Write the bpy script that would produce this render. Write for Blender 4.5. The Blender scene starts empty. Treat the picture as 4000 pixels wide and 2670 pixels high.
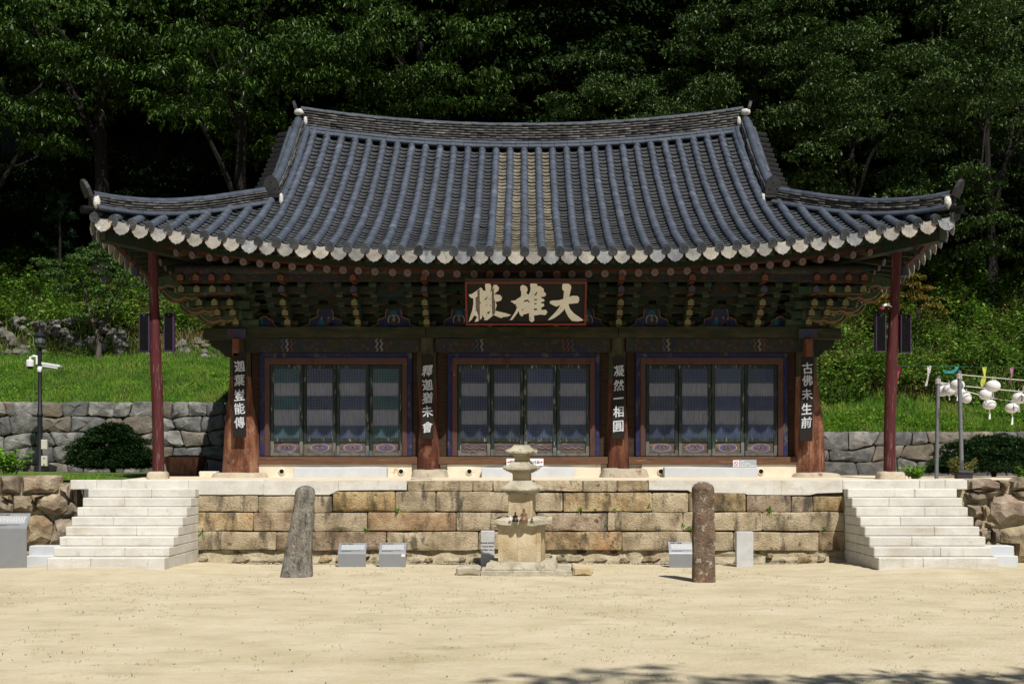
import bpy, bmesh, math, random
import numpy as np
from mathutils import Vector, Matrix, noise
R = math.radians
rnd = random.Random(7)
npr = np.random.RandomState(7)
SC = bpy.context.scene
COL = SC.collection

# ---------------------------------------------------------------- camera, sky, sun, exposure
CAMY, CAMZ, FPX = -24.6, 1.93, 4850.0
cd = bpy.data.cameras.new('camera'); cam = bpy.data.objects.new('camera', cd); COL.objects.link(cam)
cam.location = (0, CAMY, CAMZ); cam.rotation_euler = (R(90), 0, 0)
cd.sensor_width = 36; cd.lens = FPX / 4000 * 36
cd.shift_x = -40 / 4000; cd.shift_y = (1815 - 1335) / 4000
cd.clip_end = 900
SC.camera = cam
SUN_AZ, SUN_EL = R(24), R(54.3)          # to the right of the view axis, behind the camera
w = bpy.data.worlds.new('World'); SC.world = w; w.use_nodes = True
wn = w.node_tree
sky = wn.nodes.new('ShaderNodeTexSky'); sky.sky_type = 'NISHITA'; sky.sun_disc = False
sky.sun_elevation = SUN_EL; sky.sun_rotation = math.pi - SUN_AZ
wn.links.new(sky.outputs[0], wn.nodes['Background'].inputs[0])
wn.nodes['Background'].inputs[1].default_value = 0.05
sd = bpy.data.lights.new('sun', 'SUN'); sun = bpy.data.objects.new('sun', sd); COL.objects.link(sun)
sd.energy = 5.0; sd.angle = R(0.53); sd.color = (1.0, 0.955, 0.88)
sdir = Vector((math.sin(SUN_AZ) * math.cos(SUN_EL), -math.cos(SUN_AZ) * math.cos(SUN_EL), math.sin(SUN_EL)))
sun.rotation_euler = sdir.to_track_quat('Z', 'Y').to_euler(); sun.location = (10, -30, 40)
vs = SC.view_settings
vs.view_transform = 'Standard'; vs.look = 'None'; vs.gamma = 1; vs.exposure = 0.24; vs.use_curve_mapping = False
SC.cycles.max_bounces = 6; SC.cycles.diffuse_bounces = 3; SC.cycles.glossy_bounces = 2; SC.cycles.transparent_max_bounces = 6

# survey helpers: a sighted bearing and height at a known distance from the standpoint -> metres
def PX(px, D): return (px - 2040.0) * D / FPX
def PZ(py, D): return CAMZ - (py - 1815.0) * D / FPX
def YD(D): return D + CAMY

# ---------------------------------------------------------------- materials
MATS = {}
DARK = {'green_paint': .7, 'block_green': .8, 'painted_beam': .7, 'plate_beam': .75, 'blue_paint': .8, 'door_frame_brown': .75, 'column_top_paint': .7, 'rafter_paint': .7, 'sheathing': .6, 'couplet_board': .7, 'panel_blue': .8, 'base_block': .75, 'lattice_blue': .85}   # dark old paint, colours cut further to deepen the shade under the eaves
def rgb(c): return (c[0], c[1], c[2], 1)
def mat(name, cols, scale=3.0, rough=0.8, bump=0.0, bscale=30.0, rand=0.0, stretch=(1, 1, 1), spots=(), metal=0.0,
        spec=0.3, tint=False, detail=6.0, huerand=0.0, transl=0.0, bdist=0.02, lo=0.3, hi=0.7):
    if name in MATS: return MATS[name]
    m = bpy.data.materials.new(name); m.use_nodes = True; MATS[name] = m
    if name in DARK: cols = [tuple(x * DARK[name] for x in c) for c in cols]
    nt = m.node_tree; N = nt.nodes; L = nt.links
    b = N['Principled BSDF']; b.inputs['Roughness'].default_value = rough; b.inputs['Metallic'].default_value = metal
    b.inputs['Specular IOR Level'].default_value = spec
    g = N.new('ShaderNodeNewGeometry'); mp = N.new('ShaderNodeMapping'); mp.inputs['Scale'].default_value = stretch
    L.new(g.outputs['Position'], mp.inputs['Vector'])
    def nz(sc, det=detail, vec=None, rg=0.6):
        n = N.new('ShaderNodeTexNoise'); n.inputs['Scale'].default_value = sc; n.inputs['Detail'].default_value = det
        n.inputs['Roughness'].default_value = rg
        L.new(vec if vec else mp.outputs[0], n.inputs['Vector']); return n
    n1 = nz(scale)
    r = N.new('ShaderNodeValToRGB'); e = r.color_ramp.elements
    k = len(cols)
    if k == 1: cols = [cols[0], cols[0]]; k = 2
    e[0].position = lo; e[0].color = rgb(cols[0]); e[1].position = hi; e[1].color = rgb(cols[-1])
    for i in range(1, k - 1):
        x = e.new(lo + (hi - lo) * i / (k - 1)); x.color = rgb(cols[i])
    L.new(n1.outputs['Fac'], r.inputs[0]); out = r.outputs[0]
    for i, s in enumerate(spots):
        c, sc, th, soft = s[:4]; st = s[4] if len(s) > 4 else (1, 1, 1); amt = s[5] if len(s) > 5 else 1.0
        m2 = N.new('ShaderNodeMapping'); m2.inputs['Scale'].default_value = st; m2.inputs['Location'].default_value = (i * 7.3, i * 3.1, i * 5.7)
        L.new(g.outputs['Position'], m2.inputs['Vector'])
        n2 = nz(sc, 7.0, m2.outputs[0], 0.65)
        mr = N.new('ShaderNodeMapRange'); mr.inputs['From Min'].default_value = th; mr.inputs['From Max'].default_value = th + soft
        mr.inputs['To Max'].default_value = amt
        L.new(n2.outputs['Fac'], mr.inputs['Value'])
        mx = N.new('ShaderNodeMix'); mx.data_type = 'RGBA'; mx.inputs['B'].default_value = rgb(c)
        L.new(mr.outputs[0], mx.inputs['Factor']); L.new(out, mx.inputs['A']); out = mx.outputs['Result']
    if rand or huerand:
        oi = N.new('ShaderNodeObjectInfo'); h = N.new('ShaderNodeHueSaturation')
        mr = N.new('ShaderNodeMapRange'); mr.inputs['To Min'].default_value = 1 - rand; mr.inputs['To Max'].default_value = 1 + rand
        L.new(oi.outputs['Random'], mr.inputs['Value']); L.new(mr.outputs[0], h.inputs['Value'])
        if huerand:
            ml = N.new('ShaderNodeMath'); ml.operation = 'MULTIPLY'; ml.inputs[1].default_value = 7.13
            fr = N.new('ShaderNodeMath'); fr.operation = 'FRACT'
            mr2 = N.new('ShaderNodeMapRange'); mr2.inputs['To Min'].default_value = 0.5 - huerand; mr2.inputs['To Max'].default_value = 0.5 + huerand
            L.new(oi.outputs['Random'], ml.inputs[0]); L.new(ml.outputs[0], fr.inputs[0]); L.new(fr.outputs[0], mr2.inputs['Value']); L.new(mr2.outputs[0], h.inputs['Hue'])
            mr3 = N.new('ShaderNodeMapRange'); mr3.inputs['To Min'].default_value = 0.78; mr3.inputs['To Max'].default_value = 1.12
            L.new(fr.outputs[0], mr3.inputs['Value']); L.new(mr3.outputs[0], h.inputs['Saturation'])
        L.new(out, h.inputs['Color']); out = h.outputs[0]
    if tint:
        a = N.new('ShaderNodeAttribute'); a.attribute_name = 'tint'
        mx = N.new('ShaderNodeMix'); mx.data_type = 'RGBA'; mx.blend_type = 'MULTIPLY'; mx.inputs['Factor'].default_value = 1
        L.new(out, mx.inputs['A']); L.new(a.outputs['Color'], mx.inputs['B']); out = mx.outputs['Result']
    L.new(out, b.inputs['Base Color'])
    if bump:
        nb = nz(bscale, 5.0); bp = N.new('ShaderNodeBump'); bp.inputs['Strength'].default_value = bump; bp.inputs['Distance'].default_value = bdist
        L.new(nb.outputs['Fac'], bp.inputs['Height']); L.new(bp.outputs[0], b.inputs['Normal'])
    if transl:
        t = N.new('ShaderNodeBsdfTranslucent'); ms = N.new('ShaderNodeMixShader'); ms.inputs[0].default_value = transl
        L.new(out, t.inputs['Color']); L.new(b.outputs[0], ms.inputs[1]); L.new(t.outputs[0], ms.inputs[2])
        L.new(ms.outputs[0], N['Material Output'].inputs['Surface'])
    return m
def flat(name, c, rough=0.7, v=0.12, **k):
    return mat(name, [tuple(x * (1 - v) for x in c), tuple(min(1, x * (1 + v)) for x in c)], scale=k.pop('scale', 8), rough=rough, **k)
def dan(name, cols, scale=16.0, wear=(0.045, 0.04, 0.018), wth=0.53):
    """painted temple woodwork: small cells of faded colour, rubbed back to the timber in places"""
    if name in MATS: return MATS[name]
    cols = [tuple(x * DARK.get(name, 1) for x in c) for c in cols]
    m = mat(name, [tuple(x * .8 for x in wear), wear, tuple(x * 1.5 for x in wear)], 5, .8, .4, 60)
    nt = m.node_tree; N = nt.nodes; L = nt.links; b = N['Principled BSDF']
    base = b.inputs['Base Color'].links[0].from_socket
    g = N.new('ShaderNodeNewGeometry'); v = N.new('ShaderNodeTexVoronoi'); v.inputs['Scale'].default_value = scale
    L.new(g.outputs['Position'], v.inputs['Vector'])
    sep = N.new('ShaderNodeSeparateColor'); L.new(v.outputs['Color'], sep.inputs[0])
    r = N.new('ShaderNodeValToRGB'); r.color_ramp.interpolation = 'CONSTANT'; e = r.color_ramp.elements
    e[0].position = 0; e[0].color = rgb(cols[0]); e[1].position = 1 / len(cols); e[1].color = rgb(cols[1])
    for i in range(2, len(cols)): x = e.new(i / len(cols)); x.color = rgb(cols[i])
    L.new(sep.outputs[0], r.inputs[0])
    n = N.new('ShaderNodeTexNoise'); n.inputs['Scale'].default_value = 4; n.inputs['Detail'].default_value = 8; L.new(g.outputs['Position'], n.inputs['Vector'])
    mr = N.new('ShaderNodeMapRange'); mr.inputs['From Min'].default_value = wth - .08; mr.inputs['From Max'].default_value = wth + .08
    L.new(n.outputs['Fac'], mr.inputs['Value'])
    mx = N.new('ShaderNodeMix'); mx.data_type = 'RGBA'; L.new(mr.outputs[0], mx.inputs['Factor']); L.new(r.outputs[0], mx.inputs['A']); L.new(base, mx.inputs['B'])
    L.new(mx.outputs['Result'], b.inputs['Base Color'])
    return m

# ---------------------------------------------------------------- mesh helpers
W = {}
def wmat(o): return W.get(o.name, Matrix.Identity(4))
def link(o, parent=None, world=None):
    COL.objects.link(o)
    world = world or Matrix.Identity(4)
    if parent is not None:
        o.parent = parent; o.matrix_basis = wmat(parent).inverted() @ world
    else: o.matrix_basis = world
    W[o.name] = world
    return o
def tag(o, label=None, cat=None, group=None, kind=None):
    if label: o['label'] = label
    if cat: o['category'] = cat
    if group: o['group'] = group
    if kind: o['kind'] = kind
    return o
def thing(name, loc, label, cat, group=None, rz=0.0):
    o = bpy.data.objects.new(name, None); o.empty_display_size = .2
    link(o, None, Matrix.Translation(loc) @ Matrix.Rotation(rz, 4, 'Z'))
    return tag(o, label, cat, group)
def inst(name, me, parent=None, world=None): return link(bpy.data.objects.new(name, me), parent, world)

class MB:
    def __init__(s): s.v = []; s.f = []; s.m = []; s.mi = 0; s.T = None
    def add(s, vs, fs):
        n = len(s.v)
        if s.T is not None: vs = [s.T @ Vector(v) for v in vs]
        s.v += [tuple(v) for v in vs]; s.f += [tuple(i + n for i in f) for f in fs]; s.m += [s.mi] * len(fs); return s
    def box(s, x0, x1, y0, y1, z0, z1):
        return s.add([(x0, y0, z0), (x1, y0, z0), (x1, y1, z0), (x0, y1, z0), (x0, y0, z1), (x1, y0, z1), (x1, y1, z1), (x0, y1, z1)],
                     [(0, 3, 2, 1), (4, 5, 6, 7), (0, 1, 5, 4), (1, 2, 6, 5), (2, 3, 7, 6), (3, 0, 4, 7)])
    def bbox(s, x0, x1, y0, y1, z0, z1, c=.01):
        """box with chamfered edges"""
        P = []
        for sx, X in ((1, x0), (-1, x1)):
            for sy, Y in ((1, y0), (-1, y1)):
                for sz, Z in ((1, z0), (-1, z1)):
                    P += [(X, Y + sy * c, Z + sz * c), (X + sx * c, Y, Z + sz * c), (X + sx * c, Y + sy * c, Z)]
        def q(i, j, k, a): return (i * 4 + j * 2 + k) * 3 + a
        F = []
        for i in (0, 1):
            f = [q(i, 0, 0, 0), q(i, 1, 0, 0), q(i, 1, 1, 0), q(i, 0, 1, 0)]; F.append(f if i else f[::-1])
            f = [q(0, i, 0, 1), q(1, i, 0, 1), q(1, i, 1, 1), q(0, i, 1, 1)]; F.append(f[::-1] if i else f)
            f = [q(0, 0, i, 2), q(1, 0, i, 2), q(1, 1, i, 2), q(0, 1, i, 2)]; F.append(f if i else f[::-1])
        for a in (0, 1):
            for b in (0, 1):
                F.append([q(0, a, b, 1), q(1, a, b, 1), q(1, a, b, 2), q(0, a, b, 2)])
                F.append([q(a, 0, b, 0), q(a, 1, b, 0), q(a, 1, b, 2), q(a, 0, b, 2)])
                F.append([q(a, b, 0, 0), q(a, b, 1, 0), q(a, b, 1, 1), q(a, b, 0, 1)])
        for i in (0, 1):
            for j in (0, 1):
                for k in (0, 1): F.append([q(i, j, k, 0), q(i, j, k, 1), q(i, j, k, 2)])
        return s.add(P, F)
    def loft(s, rings, cap=True, closed=True):
        n = len(rings[0]); V = [p for r in rings for p in r]; F = []
        for i in range(len(rings) - 1):
            for j in range(n if closed else n - 1):
                k = (j + 1) % n; F.append((i * n + j, i * n + k, (i + 1) * n + k, (i + 1) * n + j))
        if cap and closed: F.append(tuple(range(n))[::-1]); F.append(tuple(range((len(rings) - 1) * n, len(rings) * n)))
        return s.add(V, F)
    def tube(s, pts, rad, n=8, cap=True, ref=None):
        pts = [Vector(p) for p in pts]; rings = []
        if not hasattr(rad, '__len__'): rad = [rad] * len(pts)
        for i, p in enumerate(pts):
            t = (pts[min(i + 1, len(pts) - 1)] - pts[max(i - 1, 0)]).normalized()
            u = Vector(ref) if ref else (Vector((1, 0, 0)) if abs(t.x) < .9 else Vector((0, 1, 0)))
            a = (u - t * u.dot(t)).normalized(); b = t.cross(a)
            rings.append([p + (a * math.cos(2 * math.pi * k / n) + b * math.sin(2 * math.pi * k / n)) * rad[i] for k in range(n)])
        return s.loft(rings, cap)
    def lathe(s, c, prof, n=12):
        """prof: (r, z) pairs from below upward"""
        return s.loft([[(c[0] + r * math.cos(2 * math.pi * k / n), c[1] + r * math.sin(2 * math.pi * k / n), c[2] + z) for k in range(n)] for r, z in prof])
    def sqlathe(s, c, prof, rz=0, ax=1, ay=1):
        a = [(-1, -1), (1, -1), (1, 1), (-1, 1)]; co, si = math.cos(rz), math.sin(rz)
        return s.loft([[(c[0] + r * (x * ax * co - y * ay * si), c[1] + r * (x * ax * si + y * ay * co), c[2] + z) for x, y in a] for r, z in prof])
    def prism(s, poly, y0, y1):
        """outline in x,z pushed from y0 (front) to y1"""
        n = len(poly); V = [(x, y0, z) for x, z in poly] + [(x, y1, z) for x, z in poly]
        return s.add(V, [tuple(range(n)), tuple(range(n, 2 * n))[::-1]] + [(j, j + n, (j + 1) % n + n, (j + 1) % n) for j in range(n)])
    def prismx(s, poly, x0, x1):
        n = len(poly); V = [(x0, y, z) for y, z in poly] + [(x1, y, z) for y, z in poly]
        return s.add(V, [tuple(range(n)), tuple(range(n, 2 * n))[::-1]] + [(j, j + n, (j + 1) % n + n, (j + 1) % n) for j in range(n)])
    def sphere(s, c, r, n=10, m=6):
        r = r if hasattr(r, '__len__') else (r, r, r)
        rings = []
        for i in range(m + 1):
            a = -math.pi / 2 + math.pi * i / m; q = max(math.cos(a), .02)
            rings.append([(c[0] + r[0] * q * math.cos(2 * math.pi * k / n), c[1] + r[1] * q * math.sin(2 * math.pi * k / n), c[2] + r[2] * math.sin(a)) for k in range(n)])
        return s.loft(rings)
    def mesh(s, name, mats, smooth=False, ang=None):
        me = bpy.data.meshes.new(name); me.from_pydata(s.v, [], s.f)
        for m in (mats if isinstance(mats, (list, tuple)) else [mats]): me.materials.append(m)
        if max(s.m, default=0): me.polygons.foreach_set('material_index', s.m)
        bm = bmesh.new(); bm.from_mesh(me); bmesh.ops.recalc_face_normals(bm, faces=bm.faces)
        if smooth:
            for f in bm.faces: f.smooth = True
            for e in bm.edges:
                if len(e.link_faces) == 2 and e.calc_face_angle(0) > R(ang or 38): e.smooth = False
        bm.to_mesh(me); bm.free()
        return me
    def build(s, name, mats, parent=None, smooth=False, ang=None):
        if parent is None:      # origin at the base of the thing
            a = np.array(s.v); o = Vector(((a[:, 0].min() + a[:, 0].max()) / 2, (a[:, 1].min() + a[:, 1].max()) / 2, a[:, 2].min()))
            s.v = [(x - o.x, y - o.y, z - o.z) for x, y, z in s.v]; wm = Matrix.Translation(o)
        else: wm = None
        return inst(name, s.mesh(name, mats, smooth, ang), parent, wm)

def fast_mesh(name, V, Q, m, smooth=False, tint=None):
    V = np.asarray(V, np.float32); Q = np.asarray(Q, np.int32); k = Q.shape[1]
    me = bpy.data.meshes.new(name); me.vertices.add(len(V)); me.vertices.foreach_set('co', V.ravel())
    me.loops.add(Q.size); me.loops.foreach_set('vertex_index', Q.ravel())
    me.polygons.add(len(Q)); me.polygons.foreach_set('loop_start', np.arange(len(Q), dtype=np.int32) * k)
    if smooth: me.polygons.foreach_set('use_smooth', np.ones(len(Q), bool))
    me.materials.append(m); me.update(calc_edges=True)
    if tint is not None:
        a = me.color_attributes.new('tint', 'FLOAT_COLOR', 'POINT')
        t = np.asarray(tint, np.float32)
        if t.ndim == 1: t = np.repeat(t[:, None], 3, 1)
        a.data.foreach_set('color', np.concatenate([t, np.ones((len(t), 1), np.float32)], 1).ravel())
    return me
def stamp(tv, tq, mats4):
    """many placed copies of a small template in one array pair"""
    tv = np.asarray(tv, float); tq = np.asarray(tq, int); M = np.asarray(mats4, float)
    V = np.einsum('nij,vj->nvi', M[:, :3, :3], tv) + M[:, None, :3, 3]
    Q = tq[None] + (np.arange(len(M)) * len(tv))[:, None, None]
    return V.reshape(-1, 3), Q.reshape(-1, tq.shape[1])

def text_polys(txt, size, bold=0.0):
    """lettering as flat mesh data in x,z, centred on the origin"""
    c = bpy.data.curves.new('lettering', 'FONT'); c.body = txt; c.size = size; c.align_x = 'CENTER'; c.align_y = 'CENTER'; c.offset = bold
    c.resolution_u = 2
    o = bpy.data.objects.new('lettering', c); TS = bpy.data.scenes.new('lettering'); TS.collection.objects.link(o)
    vl = TS.view_layers[0]; vl.update(); dg = vl.depsgraph; me = bpy.data.meshes.new_from_object(o.evaluated_get(dg))
    V = [(v.co.x, v.co.y) for v in me.vertices]; F = [tuple(p.vertices) for p in me.polygons]
    bpy.data.objects.remove(o); bpy.data.curves.remove(c); bpy.data.meshes.remove(me); bpy.data.scenes.remove(TS)
    if V:
        xs = [v[0] for v in V]; ys = [v[1] for v in V]; cx = (min(xs) + max(xs)) / 2; cy = (min(ys) + max(ys)) / 2
        V = [(x - cx, y - cy) for x, y in V]
    return V, F

def unit(a): return a / np.maximum(np.linalg.norm(a, axis=-1, keepdims=True), 1e-6)
def leaf_arrays(C, A, L, Wd, up=0.35):
    n = len(C); A = unit(A)
    s = unit(np.cross(A, np.array([0, 0, 1.0]) + npr.normal(0, up, (n, 3)))); nn = np.cross(s, A)
    L = np.broadcast_to(L, (n,))[:, None]; Wd = np.broadcast_to(Wd, (n,))[:, None]
    mid = C + A * L * .45 + nn * Wd * .25
    V = np.stack([C, mid - s * Wd * .5, C + A * L - nn * L * .12, mid + s * Wd * .5], 1).reshape(-1, 3)
    Q = np.arange(n * 4).reshape(n, 4)
    return V, Q

# ================================================================ materials of the place
m_sand = mat('sand', [(.43, .368, .248), (.50, .432, .298), (.55, .485, .355)], 1.3, .95, .5, 20, lo=.28, hi=.72, bdist=.06,
             spots=[((.34, .28, .155), .4, .50, .18, (.8, 1.2, 1), .5), ((.28, .25, .145), 1.6, .56, .12, (.7, 1.3, 1), .45), ((.36, .28, .13), 2.2, .58, .14, (.6, 1.4, 1), .4),
                    ((.27, .24, .10), 3.5, .60, .10, (.7, 1.3, 1), .4), ((.68, .58, .42), 60, .60, .08, (1, 1, 1), .5), ((.24, .19, .11), 40, .60, .06, (1, 1, 1), .6), ((.33, .29, .15), 1.1, .57, .1, (.35, 2.0, 1), .3), ((.30, .26, .14), 9, .62, .08, (.5, 1.5, 1), .35)])
m_floor = mat('packed_earth', [(.55, .47, .35), (.66, .58, .45)], 1.2, .95, .3, 50, spots=[((.42, .33, .2), 3, .60, .1)])
m_gran = mat('new_granite', [(.52, .50, .45), (.66, .64, .59)], 2.5, .85, 1.0, 48, rand=.06, bdist=.016,
             spots=[((.40, .335, .23), 1.6, .52, .2, (1, 1, 2.2), .65), ((.40, .39, .37), 70, .56, .06, (1, 1, 1), .6), ((.30, .27, .21), 4, .60, .12, (2.5, 2.5, .7), .5)])
m_gran2 = mat('grey_granite', [(.44, .46, .48), (.52, .54, .56)], 3, .8, .15, 80, rand=.04, spots=[((.30, .31, .33), 130, .57, .05, (1, 1, 1), .5)])
m_old = mat('old_terrace_stone', [(.17, .115, .06), (.35, .255, .145), (.46, .36, .23)], 2.6, .9, 1.0, 34, rand=.17, huerand=.006, bdist=.035, lo=.36, hi=.66,
            spots=[((.42, .20, .085), 1.0, .53, .2, (1, 1, 1), .55), ((.065, .052, .036), 2.0, .49, .14, (2.0, 1, .6), .9), ((.04, .038, .016), 6, .57, .1, (1, 1, 1), .85), ((.15, .11, .06), 26, .56, .08, (1, 1, 1), .6), ((.55, .50, .38), 9, .64, .08, (1, 1, 1), .6)])
m_old2 = mat('pale_terrace_stone', [(.24, .19, .12), (.40, .325, .215), (.48, .40, .28)], 2.6, .9, 1.0, 34, rand=.12, bdist=.035, lo=.36, hi=.66,
             spots=[((.075, .062, .045), 2.2, .52, .12, (2.0, 1, .6), .9), ((.17, .13, .075), 26, .56, .08, (1, 1, 1), .6), ((.05, .048, .022), 5, .60, .1, (1, 1, 1), .8)])
m_old3 = mat('orange_terrace_stone', [(.21, .135, .072), (.36, .245, .14), (.44, .325, .205)], 2.2, .9, 1.0, 34, rand=.12, bdist=.035, lo=.36, hi=.66,
             spots=[((.07, .052, .038), 2.4, .55, .12, (1.6, 1, .6), .85), ((.19, .11, .06), 26, .56, .08, (1, 1, 1), .5), ((.44, .37, .26), 2.0, .58, .12, (1, 1, 1), .7)])
m_rub = mat('rubble_mortar', [(.26, .215, .13), (.46, .40, .28)], 5, .95, 1.0, 22, bdist=.05, spots=[((.06, .055, .025), 4, .55, .12)])
m_wall = mat('grey_fieldstone', [(.075, .076, .074), (.155, .152, .142), (.235, .225, .205)], 3.4, .9, 1.0, 14, lo=.36, hi=.66, rand=.28, huerand=.03, bdist=.03,
             spots=[((.22, .14, .07), 1.1, .57, .14, (1, 1, 1), .7), ((.33, .32, .28), 9, .60, .08, (1, 1, 1), .5), ((.03, .03, .03), 6, .6, .1, (1, 1, 1), .7)])
m_wall2 = mat('dark_fieldstone', [(.055, .056, .058), (.11, .11, .108), (.18, .175, .165)], 2.8, .9, 1.0, 26, rand=.2, huerand=.02, bdist=.03, spots=[((.16, .11, .07), 1.3, .58, .12, (1, 1, 1), .6), ((.27, .265, .25), 8, .6, .08, (1, 1, 1), .5)])
m_wall3 = mat('warm_fieldstone', [(.08, .07, .055), (.15, .13, .10), (.22, .195, .155)], 3.0, .9, 1.0, 16, rand=.2, huerand=.01, bdist=.03, spots=[((.15, .075, .04), 1.5, .58, .12, (1, 1, 1), .6), ((.28, .27, .25), 8, .6, .08, (1, 1, 1), .5)])
m_brown = mat('brown_fieldstone', [(.12, .095, .065), (.235, .185, .12), (.34, .285, .20)], 3.2, .9, 1.0, 18, rand=.22, huerand=.01, lo=.36, hi=.66, bdist=.03,
              spots=[((.17, .085, .045), 1.5, .52, .15, (1, 1, 1), .7), ((.05, .045, .035), 3, .58, .1, (1, 1, .6), .8), ((.42, .38, .28), 8, .61, .08, (1, 1, 1), .6)])
m_joint = mat('dark_joint', [(.04, .032, .022), (.11, .085, .055)], 8, .95, .5)
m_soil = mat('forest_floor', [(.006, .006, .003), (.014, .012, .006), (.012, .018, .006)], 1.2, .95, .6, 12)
m_turf = mat('turf', [(.05, .085, .015), (.085, .13, .025), (.12, .12, .04)], 1.5, .95, .5, 30)

# ================================================================ ground
def smooth(a, b, x): t = min(1, max(0, (x - a) / (b - a))); return t * t * (3 - 2 * t)
gv = []; gf = []; GX = list(np.linspace(-160, -14, 14)) + list(np.linspace(-13, 13, 66)) + list(np.linspace(14, 160, 14)); GY = list(np.linspace(-170, -17, 14)) + list(np.linspace(-16, .6, 50)); nx, ny = len(GX) - 1, len(GY) - 1
for j in range(ny + 1):
    for i in range(nx + 1):
        x = GX[i]; y = GY[j]
        z = .02 * noise.noise((x * .5, y * .5, 0)) + .13 * math.exp(-((abs(x) - 7.5) / 1.5) ** 2) * smooth(-4.6, -2.4, y) * (1 - .5 * smooth(-1.5, -.2, y))
        gv.append((x, y, z - .02))
for j in range(ny):
    for i in range(nx): a = j * (nx + 1) + i; gf.append((a, a + 1, a + nx + 2, a + nx + 1))
me = bpy.data.meshes.new('ground'); me.from_pydata(gv, [], gf); me.materials.append(m_sand)
for p in me.polygons: p.use_smooth = True
tag(inst('ground', me), kind='structure')
# sheet of earth that carries the hall, behind the terrace edge
b = MB(); n = 24
rows = [(.34, 1.615), (1.2, 1.635), (2.2, 1.66), (3.2, 1.675), (13.7, 1.64)]
V = []
for y, z in rows:
    for i in range(n + 1):
        x = -8.2 + 16.4 * i / n; V.append((x, y, z + .012 * noise.noise((x, y, 3))))
b.add(V, [(r * (n + 1) + i, r * (n + 1) + i + 1, (r + 1) * (n + 1) + i + 1, (r + 1) * (n + 1) + i) for r in range(len(rows) - 1) for i in range(n)])
tag(b.build('terrace_floor', m_floor, smooth=True), kind='structure')

def terr(x, y):
    zl = np.interp(y, [13.6, 19.5, 21, 23.5, 35, 65, 95], [3.83, 5.85, 7.0, 8.2, 15.5, 36, 56])
    zr = np.interp(y, [13.6, 16.4, 25.4, 35, 65, 95], [2.90, 4.0, 9.1, 15.5, 36, 56])
    s = smooth(-4, 4, x)
    return float(zl * (1 - s) + zr * s) + .16 * noise.noise((x * .45, y * .45, 1)) * min(1, max(0, y - 13.6) * .5) + .5 * noise.noise((x * .12, y * .12, 5)) * min(1, max(0, (y - 23) * .1))
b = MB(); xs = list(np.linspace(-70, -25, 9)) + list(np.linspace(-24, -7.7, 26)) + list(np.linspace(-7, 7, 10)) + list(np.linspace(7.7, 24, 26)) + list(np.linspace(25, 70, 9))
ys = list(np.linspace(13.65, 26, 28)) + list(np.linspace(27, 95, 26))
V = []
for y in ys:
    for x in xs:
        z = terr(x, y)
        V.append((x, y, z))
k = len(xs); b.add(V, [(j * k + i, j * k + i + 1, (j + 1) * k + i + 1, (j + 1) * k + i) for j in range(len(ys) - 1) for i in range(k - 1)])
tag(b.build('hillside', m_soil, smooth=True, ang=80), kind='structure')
# level ground beside the hall, left and right, at terrace height
for nm, sx, mt in (('side_ground', -1, m_turf), ('side_ground', 1, m_floor)):
    b = MB(); V = []; X = np.linspace(8.19, 40, 16); Y = np.linspace(.42, 13.7, 8)
    for y in Y:
        for x in X: V.append((sx * x, y, (1.60 if sx > 0 else 1.62 + .1 * smooth(.3, 2.5, y) * smooth(8.4, 9.6, x)) + .03 * noise.noise((x, y, sx))))
    b.add(V, [(j * 16 + i, j * 16 + i + 1, j * 16 + i + 17, j * 16 + i + 16) for j in range(7) for i in range(15)])
    tag(b.build(nm, mt, smooth=True), kind='structure')

# ================================================================ masonry
def stone_mesh(poly, yf, depth, bulge=.03, rough=.012, seed=0, bev=.03, seg=.16):
    """a dressed or split stone: outline in x,z, rounded arrises, slightly pillowed face towards -y"""
    q = []; n0 = len(poly)
    for i in range(n0):
        a = Vector(poly[i]); c = Vector(poly[(i + 1) % n0]); d = c - a; m = max(1, min(5, int(d.length / seg)))
        for j in range(m):
            p = a + d * j / m
            if j: p += Vector((-d.y, d.x)).normalized() * rough * noise.noise((p.x * 9, p.y * 9, seed))
            q.append(p)
    cx = sum(p.x for p in q) / len(q); cz = sum(p.y for p in q) / len(q); C = Vector((cx, cz))
    size = min(max(p.x for p in q) - min(p.x for p in q), max(p.y for p in q) - min(p.y for p in q))
    rings = []
    for ins, yy in ((0, yf + depth), (.0, yf + bev * 1.3), (bev * .35, yf + bev * .4), (bev, yf), (size * .26, yf - bulge)):
        r = []
        for p in q:
            d = C - p; l = d.length; t = p + d * min(.8, ins / max(l, .01) * 1.15)
            y = yy + (rough * 1.3 * noise.noise((t.x * 6, t.y * 6, seed + 3)) if yy < yf + bev else 0)
            r.append((t.x, y, t.y))
        rings.append(r)
    b = MB(); b.loft(rings, cap=False)
    n = len(q); b.add([(cx, yf - bulge * 1.15, cz)], []); c = len(b.v) - 1; o = 4 * n
    b.f += [(o + j, o + (j + 1) % n, c) for j in range(n)]; b.m += [0] * n
    return b
def stone(name, poly, yf, depth, mt, parent, **k):
    k.setdefault('seed', rnd.random() * 50)
    b = stone_mesh(poly, yf, depth, **k); return b.build(name, mt, parent, smooth=True, ang=k.get('ang', 24))
def rect(x0, x1, z0, z1, j=.0, g=.004):
    f = lambda: rnd.uniform(-j, j)
    c = min(.022, (x1 - x0) * .12) if j else 0
    p = [(x0 + g, z0 + g + c), (x0 + g + c, z0 + g), (x1 - g - c, z0 + g), (x1 - g, z0 + g + c), (x1 - g, z1 - g - c), (x1 - g - c, z1 - g), (x0 + g + c, z1 - g), (x0 + g, z1 - g - c)] if c else [(x0 + g, z0 + g), (x1 - g, z0 + g), (x1 - g, z1 - g), (x0 + g, z1 - g)]
    return [(x + f(), z + f()) for x, z in p]
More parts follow.
